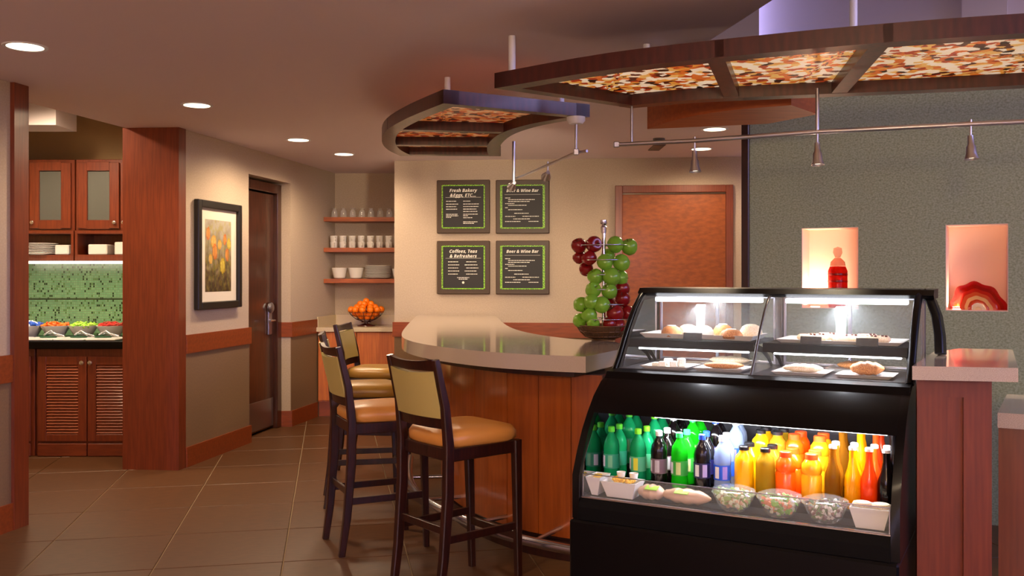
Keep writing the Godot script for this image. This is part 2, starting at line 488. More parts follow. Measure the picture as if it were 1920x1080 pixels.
func left_wall() -> void:
	# near stretch with a wood-clad end
	struct("wall_left", MB.new().prism(strip(-5.1, 5.49, 0.38, -0.075), 0, CEIL).done(), M.wall)
	struct("wall_left_wainscot", MB.new().prism(strip(-5.0, 5.48, 0.075, -0.069), 0.15, 0.89).done(), M.wainscot)
	struct("trim_1", MB.new().prism(strip(-5.0, 5.48, 0.075, -0.055), 0.87, 1.03).done(), M.rail)
	struct("baseboard_left", MB.new().prism(strip(-5.0, 5.48, 0.075, -0.055), 0, 0.16).done(), M.rail)
	struct("trim_2", MB.new().prism(strip(5.48, 5.60, 0.40, -0.05), 0, CEIL).done(), M.wood)
	# wooden pier and the stretch with the picture
	struct("trim_3", MB.new().prism(PV([[-3.0, 7.19], [-2.553, 7.15], [-2.535, 7.255], [-2.97, 7.29]]), 0, CEIL).done(), M.wood)
	struct("wall_left_rear", MB.new().prism(strip(7.2, 8.33, 0.40, 0.0), 0, CEIL).prism(strip(8.33, 9.22, 0.40, 0.0), 2.40, CEIL).prism(strip(9.22, 10.6, 0.40, 0.0), 0, CEIL).done(), M.wall)
	struct("wall_left_rear_wainscot", MB.new().prism(strip(7.26, 8.33, 0.0, 0.006), 0.15, 0.89).prism(strip(9.22, 9.9, 0.0, 0.006), 0.15, 0.89).done(), M.wainscot)
	struct("trim_4", MB.new().prism(strip(7.26, 8.345, 0.0, 0.02), 0.885, 1.03).done(), M.rail)
	struct("trim_5", MB.new().prism(strip(9.205, 9.86, 0.14, 0.02), 0.885, 1.03).done(), M.rail)
	struct("baseboard_left_rear", MB.new().prism(strip(7.26, 8.345, 0.0, 0.02), 0, 0.155).prism(strip(9.205, 9.86, 0.14, 0.02), 0, 0.155).done(), M.rail)
	struct("wall_left_light_stop", MB.new().prism(strip(8.2, 9.4, 0.46, -0.40), 0, CEIL).done(), M.wall)  # unseen wall added behind the door to keep sky light out
	# dark door set back in the wall; local x runs along the wall into the room's depth, z out of the wall
	var turn := atan2(0.984, 0.18)
	var dm := Vector2(lx(8.775) - 0.15, 8.775)
	var dr := Node3D.new()
	dr.name = "door_1"
	dr.set_meta("kind", "structure")
	add_child(dr)
	dr.transform = at3(W(dm.x, 0, dm.y), turn)
	part(dr, "door_leaf", bx(Vector3(-0.04, 1.15, 0), Vector3(0.80, 2.26, 0.045)), M.door_dark)
	var fr := MB.new()
	fr.box(Vector3(0.405, 1.19, 0.01), Vector3(0.09, 2.38, 0.11)).box(Vector3(-0.47, 1.19, 0.01), Vector3(0.06, 2.38, 0.11)).box(Vector3(0, 2.335, 0.01), Vector3(0.90, 0.09, 0.11))
	part(dr, "door_frame", fr.done(), M.door_dark)
	part(dr, "kick_plate", bx(Vector3(-0.04, 0.17, 0.026), Vector3(0.76, 0.27, 0.006), 0.002), M.steel)
	var lk := part(dr, "lock_plate", bx(Vector3(0.25, 1.06, 0.032), Vector3(0.075, 0.28, 0.018), 0.006), M.steel)
	part(lk, "lock_housing", MB.new().lathe([Vector2(0, 0), Vector2(0.052, 0), Vector2(0.052, 0.02), Vector2(0.04, 0.03), Vector2(0, 0.032)], 24, Transform3D(Basis(Vector3.RIGHT, PI / 2), Vector3(0.25, 1.18, 0.034))).done(), M.steel)
	part(lk, "lever_handle", MB.new().tube([Vector3(0.25, 1.06, 0.035), Vector3(0.25, 1.06, 0.08), Vector3(0.23, 1.06, 0.095), Vector3(0.13, 1.06, 0.095)], 0.011).done(), M.chrome)
	# framed flower print
	var pc := (Vector2(lx(7.383), 7.383) + Vector2(lx(8.117), 8.117)) / 2
	var pic := thing("framed_picture", "black framed print of orange and yellow tulips with white mat, on beige wall", "picture", at3(W(pc.x + 0.004, 1.66, pc.y), turn))
	var w := 0.745
	var h := 0.88
	var f := MB.new()
	for s in [-1, 1]:
		f.box(Vector3(s * (w / 2 - 0.03), 0, 0.022), Vector3(0.06, h, 0.044), 0.006)
		f.box(Vector3(0, s * (h / 2 - 0.03), 0.022), Vector3(w - 0.11, 0.06, 0.044), 0.006)
	part(pic, "frame", f.done(), mat(Color(0.07, 0.05, 0.04), 0.4))
	part(pic, "mat_board", bx(Vector3(0, 0, 0.012), Vector3(w - 0.11, h - 0.11, 0.006), 0.001), mat(Color(0.86, 0.83, 0.76), 0.9))
	var pm := mat(Color.WHITE, 0.5)
	pm.albedo_texture = tulip_print()
	var q := MB.new()
	q.quad_uv(Vector3(-0.22, 0.29, 0.016), Vector3(0.22, 0.29, 0.016), Vector3(0.22, -0.30, 0.016), Vector3(-0.22, -0.30, 0.016))
	part(pic, "print", q.done(), pm)

func tulip_print() -> ImageTexture:
	var im := Image.create(128, 176, false, Image.FORMAT_RGB8)
	var n := FastNoiseLite.new()
	n.seed = 4; n.frequency = 0.035; n.fractal_octaves = 4
	for y in 176:
		for x in 128:
			var t := y / 175.0 + n.get_noise_2d(x, y) * 0.35
			var c := Color(0.66, 0.64, 0.58).lerp(Color(0.47, 0.40, 0.27), clampf(t * 1.3, 0, 1)).lerp(Color(0.22, 0.16, 0.09), clampf(t * 2.2 - 1.2, 0, 1))
			c = c.lerp(Color(0.62, 0.58, 0.16), clampf(n.get_noise_2d(x * 1.7 + 300, y * 1.2) * 1.0, 0, 0.35))
			im.set_pixel(x, y, c)
	for f in [[14, 34, 10, 16, 0], [40, 52, 13, 15, 1], [46, 78, 12, 20, 0], [96, 46, 9, 14, 0], [84, 112, 13, 20, 2], [108, 84, 10, 17, 0], [70, 60, 10, 12, 1], [116, 56, 10, 14, 2], [26, 96, 9, 12, 1]]:
		var cs := [[Color(0.78, 0.36, 0.12), Color(0.90, 0.58, 0.20)], [Color(0.85, 0.60, 0.18), Color(0.90, 0.74, 0.34)], [Color(0.74, 0.62, 0.10), Color(0.90, 0.82, 0.30)]]
		for y in range(f[1] - f[3], f[1] + f[3]):
			for x in range(f[0] - f[2], f[0] + f[2]):
				if x < 0 or y < 0 or x > 127 or y > 175: continue
				var e: float = pow((x - f[0]) / float(f[2]), 2) + pow((y - f[1]) / float(f[3]), 2) + n.get_noise_2d(x * 3, y * 3) * 0.5
				if e < 1.0: im.set_pixel(x, y, im.get_pixel(x, y).lerp(cs[f[4]][0 if e > 0.55 or absf(x - f[0]) < 1.5 else 1], 0.7))
		for y in range(f[1] + f[3], mini(176, f[1] + f[3] + 60)):
			var x: int = f[0] + int(4 * sin(y * 0.05))
			if x >= 0 and x < 127: im.set_pixel(x, y, Color(0.32, 0.36, 0.14)); im.set_pixel(x + 1, y, Color(0.36, 0.38, 0.16))
	return ImageTexture.create_from_image(im)

# ------------------------------------------------------------------ kitchenette alcove
func alcove() -> void:
	struct("wall_alcove_back", MB.new().prism(PV([[-5.0, 8.42], [-2.75, 8.42], [-2.75, 8.6], [-5.0, 8.6]]), 0, 3.0).done(), M.olive)
	struct("wall_alcove_left", MB.new().prism(PV([[-5.0, 4.9], [-4.82, 4.9], [-4.82, 8.42], [-5.0, 8.42]]), 0, 3.0).prism(PV([[-4.82, 4.9], [-3.2, 4.9], [-3.2, 5.05], [-4.82, 5.05]]), 0, 3.0).done(), M.olive)
	struct("ceiling_alcove", MB.new().prism(PV([[-5.0, 4.9], [-2.9, 4.9], [-2.5, 8.6], [-5.0, 8.6]]), 2.95, 3.05).done(), M.white_wall)
	struct("wall_alcove_header", MB.new().prism(PV([[-3.27, 4.9], [-3.19, 4.9], [-2.93, 7.2], [-2.6, 8.6], [-2.7, 8.6], [-2.99, 7.2]]), CEIL + 0.061, 2.95).done(), M.olive)
	struct("ceiling_alcove_soffit", bx(W(-4.25, 2.83, 7.72), Vector3(1.13, 0.24, 0.36), 0.0), M.white_wall)
	# mosaic backsplash: tiny glass tiles, one speckled surface
	var im := Image.create(256, 128, false, Image.FORMAT_RGB8)
	var r := RandomNumberGenerator.new()
	r.seed = 12
	for gy in 32:
		for gx in 64:
			var c := Color(0.36, 0.56, 0.40).lerp(Color(0.46, 0.64, 0.46), r.randf())
			var t := r.randf()
			if t < 0.10: c = Color(0.10, 0.20, 0.10)
			elif t < 0.2: c = Color(0.30, 0.46, 0.26)
			im.fill_rect(Rect2i(gx * 4, gy * 4, 4, 4), Color(0.42, 0.50, 0.38))
			im.fill_rect(Rect2i(gx * 4, gy * 4, 3, 3), c)
	var mm := mat(Color.WHITE, 0.2)
	mm.albedo_texture = ImageTexture.create_from_image(im)
	mm.uv1_scale = Vector3(2, 1, 1)
	var q := MB.new()
	q.quad_uv(W(-4.8, 1.64, 8.412), W(-2.78, 1.64, 8.412), W(-2.78, 0.95, 8.412), W(-4.8, 0.95, 8.412))
	struct("trim_6", q.done(), mm)
	struct("trim_7", bx(W(-3.8, 1.285, 8.405), Vector3(2.0, 0.008, 0.012), 0.002), mat(Color(0.22, 0.27, 0.16), 0.5))
	# base cabinets with louvred doors
	var spots := [[-4.77, -3.945, "cherry base cabinet with louvred doors, cut off by the near wall end"], [-3.935, -3.07, "cherry base cabinet with two louvred doors below the salad bowls"]]
	var slat := MB.new().box(Vector3.ZERO, Vector3(0.262, 0.024, 0.008), 0.002).done()
	for s in spots:
		var x0: float = s[0]
		var x1: float = s[1]
		var cab := thing("base_cabinet", s[2], "cabinet", at3(W((x0 + x1) / 2, 0, 7.70)), "kitchenette base cabinets")
		var w := x1 - x0
		part(cab, "body", bx(Vector3(0, 0.445, -0.34), Vector3(w, 0.89, 0.64)), M.wood)
		for sd in [-1, 1]:
			var cx: float = sd * w * 0.2375
			var dw := w * 0.465
			var door := part(cab, "door", MB.new().box(Vector3(-dw / 2 + 0.035, 0.475, 0), Vector3(0.07, 0.70, 0.022)).box(Vector3(dw / 2 - 0.035, 0.475, 0), Vector3(0.07, 0.70, 0.022)).box(Vector3(0, 0.79, 0), Vector3(dw - 0.14, 0.07, 0.022)).box(Vector3(0, 0.155, 0), Vector3(dw - 0.14, 0.06, 0.022)).done(), M.wood, at3(Vector3(cx, 0, 0)))
			for k in 23:
				part(door, "slat", slat, M.rail, Transform3D(Basis(Vector3.RIGHT, -0.6), Vector3(0, 0.20 + k * 0.0248, -0.002)))
			part(door, "knob", MB.new().lathe([Vector2(0, 0), Vector2(0.008, 0), Vector2(0.008, 0.012), Vector2(0.018, 0.018), Vector2(0.018, 0.026), Vector2(0, 0.032)], 14, Transform3D(Basis(Vector3.RIGHT, PI / 2), Vector3(-sd * (dw / 2 - 0.03), 0.775, 0.011))).done(), M.chrome)
			part(cab, "plinth_board", bx(Vector3(cx, 0.055, 0.0), Vector3(dw, 0.105, 0.022)), M.wood_flat)
	single("kitchenette_counter", "speckled pale worktop with black front edge above louvred cabinets", "worktop", MB.new().box(W(-3.88, 0.9225, 8.03), Vector3(1.86, 0.065, 0.76), 0.006).done(), M.black)
	# white serving boards, bowls and tongs
	var foods := [["blue", "white bowl of blue and white packets on the kitchenette counter", -4.205], ["carrot", "white bowl heaped with orange carrot sticks", -3.97], ["green", "white bowl heaped with green lettuce", -3.73], ["tomato", "white bowl of red tomato pieces beside the wooden pier", -3.485]]
	var bowl_mesh := MB.new().lathe([Vector2(0, 0), Vector2(0.075, 0), Vector2(0.085, 0.012), Vector2(0.15, 0.125), Vector2(0.142, 0.125), Vector2(0.075, 0.02), Vector2(0, 0.015)], 28).done()
	var cols := {"blue": [Color(0.15, 0.32, 0.72), Color(0.85, 0.88, 0.92)], "carrot": [Color(0.92, 0.46, 0.10), Color(0.85, 0.36, 0.08)], "green": [Color(0.50, 0.72, 0.14), Color(0.66, 0.80, 0.30)], "tomato": [Color(0.75, 0.12, 0.07), Color(0.60, 0.16, 0.06)]}
	for f in foods:
		var b := single("salad_bowl", f[1], "bowl", bowl_mesh, M.ceramic, at3(W(f[2], 0.9555, 8.12), 0, 0.82), "salad bowls on the kitchenette counter")
		for t in 2:
			var m := MB.new()
			for k in 26:
				var a := rng.randf() * TAU
				var rr := sqrt(rng.randf()) * 0.12
				var bs := Basis.from_euler(Vector3(rng.randf() * 0.8, rng.randf() * TAU, rng.randf() * 0.8))
				m.box(Vector3.ZERO, Vector3(0.07, 0.018, 0.022) if f[0] != "blue" else Vector3(0.06, 0.03, 0.05), 0.005, Transform3D(bs, Vector3(cos(a) * rr, 0.135 - rr * 0.15 + rng.randf() * 0.02, sin(a) * rr)))
			var pc := part(b, "salad_pieces", m.done(), mat(cols[f[0]][t], 0.5))
			pc.set_meta("kind", "stuff")
	var boards := [[-4.185, "white serving board in front of the blue packet bowl"], [-3.92, "white serving board in front of the carrot bowl"], [-3.655, "white serving board in front of the lettuce bowl"], [-3.39, "white serving board in front of the tomato bowl"]]
	for b in boards:
		single("serving_board", b[1], "board", bx(Vector3(0, 0.008, 0), Vector3(0.25, 0.016, 0.26), 0.006), M.ceramic, at3(W(b[0], 0.9555, 7.81)), "white serving boards")
	var n := 0
	for x in [-3.89, -3.635, -3.43]:
		var t := thing("serving_tongs", ["steel tongs with green grips, below the carrot bowl", "steel tongs with green grips, below the lettuce bowl", "steel tongs with green grips, beside the tomato bowl"][n], "tongs", at3(W(x, 0.973, 7.83), 0.2), "salad tongs")
		n += 1
		part(t, "grip", MB.new().lathe([Vector2(0, 0), Vector2(0.05, 0), Vector2(0.055, 0.008), Vector2(0, 0.014)], 16, Transform3D.IDENTITY, Vector2(1.3, 0.6)).done(), mat(Color(0.12, 0.34, 0.22), 0.5))
		part(t, "arm", MB.new().tube([Vector3(-0.02, 0.02, -0.02), Vector3(0.04, 0.035, 0.0), Vector3(0.13, 0.012, 0.03)], 0.008).done(), M.chrome)
		part(t, "arm", MB.new().tube([Vector3(-0.03, 0.02, 0.01), Vector3(0.02, 0.055, 0.0), Vector3(0.07, 0.02, 0.01)], 0.009).done(), M.chrome)
	# wall cabinets with frosted doors and open cubbies
	var ups := [[-4.565, -3.79, "cherry wall cabinet with one frosted door in view, left of the pair"], [-3.78, -3.0, "cherry wall cabinet with frosted door and knob, next to the wooden pier"]]
	for s in ups:
		var w: float = s[1] - s[0]
		var cab := thing("wall_cabinet", s[2], "cabinet", at3(W((s[0] + s[1]) / 2, 0, 8.06)), "kitchenette wall cabinets")
		var body := MB.new()
		body.box(Vector3(0, 2.19, -0.185), Vector3(w, 0.62, 0.31)).box(Vector3(0, 1.645, -0.175), Vector3(w, 0.055, 0.34)).box(Vector3(0, 1.868, -0.175), Vector3(w, 0.03, 0.34))
		body.box(Vector3(-w / 2 + 0.012, 1.76, -0.175), Vector3(0.024, 0.2, 0.34)).box(Vector3(w / 2 - 0.012, 1.76, -0.175), Vector3(0.024, 0.2, 0.34)).box(Vector3(0, 1.76, -0.335), Vector3(w, 0.2, 0.02))
		part(cab, "body", body.done(), M.wood)
		for sd in [-1, 1]:
			var dw := w * 0.46
			var door := part(cab, "door", MB.new().box(Vector3(-dw / 2 + 0.042, 2.185, 0), Vector3(0.084, 0.57, 0.026)).box(Vector3(dw / 2 - 0.042, 2.185, 0), Vector3(0.084, 0.57, 0.026)).box(Vector3(0, 2.437, 0), Vector3(dw - 0.16, 0.078, 0.026)).box(Vector3(0, 1.933, 0), Vector3(dw - 0.16, 0.078, 0.026)).done(), M.wood, at3(Vector3(sd * w * 0.238, 0, -0.015)))
			part(door, "frosted_pane", bx(Vector3(0, 2.185, -0.008), Vector3(dw - 0.12, 0.45, 0.006), 0.0), M.frost)
			part(door, "knob", MB.new().lathe([Vector2(0, 0), Vector2(0.007, 0), Vector2(0.007, 0.012), Vector2(0.016, 0.018), Vector2(0.016, 0.025), Vector2(0, 0.03)], 14, Transform3D(Basis(Vector3.RIGHT, PI / 2), Vector3(-sd * (dw / 2 - 0.033), 1.95, 0.013))).done(), M.chrome)
	var strip_l := single("cabinet_light_strip", "glowing white light strip under the wall cabinets", "light", bx(W(-3.78, 1.604, 7.93), Vector3(1.56, 0.024, 0.04), 0.004), M.warm_led)
	strip_l.set_meta("label", "glowing white light strip under the wall cabinets")
	area(facing(W(-3.78, 1.585, 7.95), Vector3(0, -1, -0.25)), Vector2(1.5, 0.05), Color(1.0, 0.94, 0.82), 0.8)
	for b in [[-4.10, 0.26, 0.105, "long stack of white plates in the left cubby"], [-3.895, 0.12, 0.085, "small white box at the right of the left cubby"], [-3.585, 0.165, 0.09, "white box in the middle of the right cubby"], [-3.375, 0.13, 0.11, "white box against the wooden pier in the right cubby"]]:
		if b[0] < -4.0:
			var t := thing("plate_stack", b[3], "plates", at3(W(b[0], 1.673, 8.14)))
			for k in 6: part(t, "plate", MB.new().lathe([Vector2(0, 0), Vector2(0.09, 0), Vector2(0.132, 0.014), Vector2(0.132, 0.018), Vector2(0, 0.006)], 28).done(), M.ceramic, at3(Vector3(0, k * 0.0165, 0)))
		else:
			single("storage_box", b[3], "box", bx(Vector3(0, b[2] / 2, 0), Vector3(b[1], b[2], 0.16), 0.008), M.ceramic, at3(W(b[0], 1.673, 8.15)), "white boxes in the cubbies")

# ------------------------------------------------------------------ shelves in the recess at the back
const NOOK := 10.4
func shelf_nook() -> void:
	struct("wall_nook_back", MB.new().prism(PV([[-2.3, NOOK], [-0.9, NOOK], [-0.9, NOOK + 0.2], [-2.3, NOOK + 0.2]]), 0, CEIL).done(), M.wall)
	var cab := thing("nook_cabinet", "honey wood base cabinet under the pale stone counter in the recess", "cabinet", at3(W(-1.64, 0, 9.86)))
	part(cab, "body", MB.new().prism(PV([[-0.41, 0.012], [0.45, 0.012], [0.45, 0.52], [-0.32, 0.52]]), 0.155, 0.90).done(), M.nook_wood)
	part(cab, "toe_board", MB.new().prism(PV([[-0.405, 0.03], [0.45, 0.03], [0.45, 0.5], [-0.32, 0.5]]), 0.0, 0.155).done(), M.rail)
	part(cab, "door", bx(Vector3(-0.205, 0.53, 0.0), Vector3(0.40, 0.72, 0.022), 0.003), M.nook_wood)
	part(cab, "door", bx(Vector3(0.22, 0.53, 0.0), Vector3(0.43, 0.72, 0.022), 0.003), M.nook_wood)
	var ct := thing("nook_counter", "pale stone counter with low upstand below the three shelves", "worktop", at3(W(-1.62, 0.90, 9.82)))
	part(ct, "slab", MB.new().prism(PV([[-0.44, -0.0], [0.44, 0.0], [0.44, 0.57], [-0.345, 0.57]]), 0, 0.045).done(), M.cream_stone)
	part(ct, "upstand", MB.new().prism(PV([[-0.345, 0.555], [0.44, 0.555], [0.44, 0.572], [-0.345, 0.572]]), 0.045, 0.155).done(), M.cream_stone)
	part(ct, "upstand", MB.new().prism(PV([[-0.438, 0.03], [-0.425, 0.03], [-0.338, 0.555], [-0.352, 0.555]]), 0.045, 0.155).done(), M.cream_stone)
	var hs := [2.12, 1.79, 1.455]
	var lab := ["top wooden shelf of the recess, holding upturned glasses", "middle wooden shelf of the recess, holding white cups", "bottom wooden shelf of the recess, holding bowls and plates"]
	for i in 3:
		single("wall_shelf", lab[i], "shelf", MB.new().prism(PV([[-2.03, 10.06], [-1.12, 10.06], [-1.12, NOOK], [-1.975, NOOK]]), hs[i] - 0.045, hs[i]).done(), M.honey_flat, Transform3D.IDENTITY, "shelves in the recess")
	var glass := MB.new().lathe([Vector2(0.038, 0), Vector2(0.036, 0.03), Vector2(0.030, 0.075), Vector2(0.014, 0.086), Vector2(0.012, 0.092), Vector2(0.03, 0.098), Vector2(0.03, 0.102), Vector2(0, 0.102)], 18).done()
	var ord := ["first", "second", "third", "fourth", "fifth", "sixth", "seventh", "eighth"]
	for k in 8:
		single("drinking_glass", "upturned clear glass, %s from the left on the top shelf" % ord[k], "glass", glass, M.tumbler, at3(W(-1.935 + k * 0.1, hs[0] + 0.0005, 10.17)), "glasses on the top shelf")
	var cup := MB.new().lathe([Vector2(0, 0), Vector2(0.032, 0), Vector2(0.036, 0.006), Vector2(0.040, 0.066), Vector2(0.037, 0.066), Vector2(0.033, 0.008), Vector2(0, 0.006)], 18).done()
	var handle := MB.new().tube([Vector3(0.036, 0.052, 0), Vector3(0.055, 0.05, 0), Vector3(0.06, 0.035, 0), Vector3(0.053, 0.02, 0), Vector3(0.034, 0.016, 0)], 0.005, 6).done()
	for k in 8:
		for j in 2:
			var c := thing("coffee_cup", "white cup, %s in the %s stack from the left on the middle shelf" % [["lower", "upper"][j], ord[k]], "cup", at3(W(-1.94 + k * 0.1, hs[1] + 0.0005 + j * 0.0662, 10.16), -1.2 + 0.3 * sin(k * 2.0 + j)), "white cups on the middle shelf")
			part(c, "body", cup, M.ceramic)
			part(c, "handle", handle, M.ceramic)
	var bw := MB.new().lathe([Vector2(0, 0), Vector2(0.045, 0), Vector2(0.062, 0.01), Vector2(0.085, 0.12), Vector2(0.08, 0.12), Vector2(0.055, 0.014), Vector2(0, 0.01)], 24).done()
	single("shelf_bowl", "deep white bowl at the left end of the bottom shelf", "bowl", bw, M.ceramic, at3(W(-1.88, hs[2] + 0.0005, 10.17)), "bowls on the bottom shelf")
	single("shelf_bowl", "deep white bowl left of the plate stack on the bottom shelf", "bowl", bw, M.ceramic, at3(W(-1.70, hs[2] + 0.0005, 10.17)), "bowls on the bottom shelf")
	single("shelf_bowl", "deep white bowl half hidden at the right end of the bottom shelf", "bowl", bw, M.ceramic, at3(W(-1.235, hs[2] + 0.0005, 10.19), 0, 0.9), "bowls on the bottom shelf")
	var ps := thing("plate_stack", "stack of white dinner plates on the bottom shelf of the recess", "plates", at3(W(-1.465, hs[2] + 0.0005, 10.21)))
	for k in 9: part(ps, "plate", MB.new().lathe([Vector2(0, 0), Vector2(0.10, 0), Vector2(0.145, 0.015), Vector2(0.145, 0.019), Vector2(0, 0.006)], 28).done(), M.ceramic, at3(Vector3(0, k * 0.0158, 0)))
	# footed bowl of oranges
	var oc := W(-1.575, 0.9455, 10.08)
	var ob := thing("fruit_bowl", "dark red footed wire bowl full of oranges on the pale counter", "bowl", at3(oc))
	part(ob, "foot", MB.new().lathe([Vector2(0, 0), Vector2(0.10, 0), Vector2(0.095, 0.01), Vector2(0.02, 0.03), Vector2(0.02, 0.045), Vector2(0, 0.045)], 20).done(), mat(Color(0.25, 0.05, 0.03), 0.3))
	var wr := MB.new()
	for ring in [[0.05, 0.045], [0.11, 0.075], [0.16, 0.115], [0.19, 0.155]]:
		var p := []
		for k in 24: p.append(Vector3(cos(TAU * k / 24) * ring[0], ring[1], sin(TAU * k / 24) * ring[0]))
		wr.tube(p, 0.003, 5, true)
	for k in 12:
		var a := TAU * k / 12
		var d := Vector3(cos(a), 0, sin(a))
		wr.tube([d * 0.02 + Vector3(0, 0.043, 0), d * 0.11 + Vector3(0, 0.075, 0), d * 0.16 + Vector3(0, 0.115, 0), d * 0.19 + Vector3(0, 0.155, 0)], 0.003, 5)
	part(ob, "wire_basket", wr.done(), mat(Color(0.25, 0.05, 0.03), 0.3))
	var om := MB.new().lathe([Vector2(0, -0.035), Vector2(0.014, -0.0335), Vector2(0.026, -0.026), Vector2(0.035, -0.008), Vector2(0.0355, 0.006), Vector2(0.030, 0.02), Vector2(0.018, 0.031), Vector2(0.006, 0.0335), Vector2(0, 0.031)], 16).done()
	var rows := [[5, 0.06, 0.105, 0.0], [9, 0.115, 0.135, 0.3], [12, 0.165, 0.178, 0.1], [8, 0.105, 0.202, 0.2], [5, 0.062, 0.238, 0.5], [1, 0.0, 0.268, 0.0]]
	var side := ["in the bottom ring", "in the second ring", "on the rim", "in the ring above the rim", "high on the heap", "topmost of all"]
	for q in rows.size():
		var r: Array = rows[q]
		for k in r[0]:
			var a: float = TAU * k / r[0] + r[3]
			single("orange", "bright orange %s, %s of the footed bowl" % [side[q], "at %s o'clock" % ["three", "four", "five", "six", "seven", "eight", "nine", "ten", "eleven", "twelve", "one", "two"][int(round(fposmod(a, TAU) / TAU * 12.0)) % 12]], "orange", om, M.orange, Transform3D(Basis.from_euler(Vector3(sin(k * 3.1), k, cos(k * 1.7))), oc + Vector3(cos(a) * r[1], r[2], sin(a) * r[1])), "oranges heaped in the footed bowl, ring %d" % (q + 1))

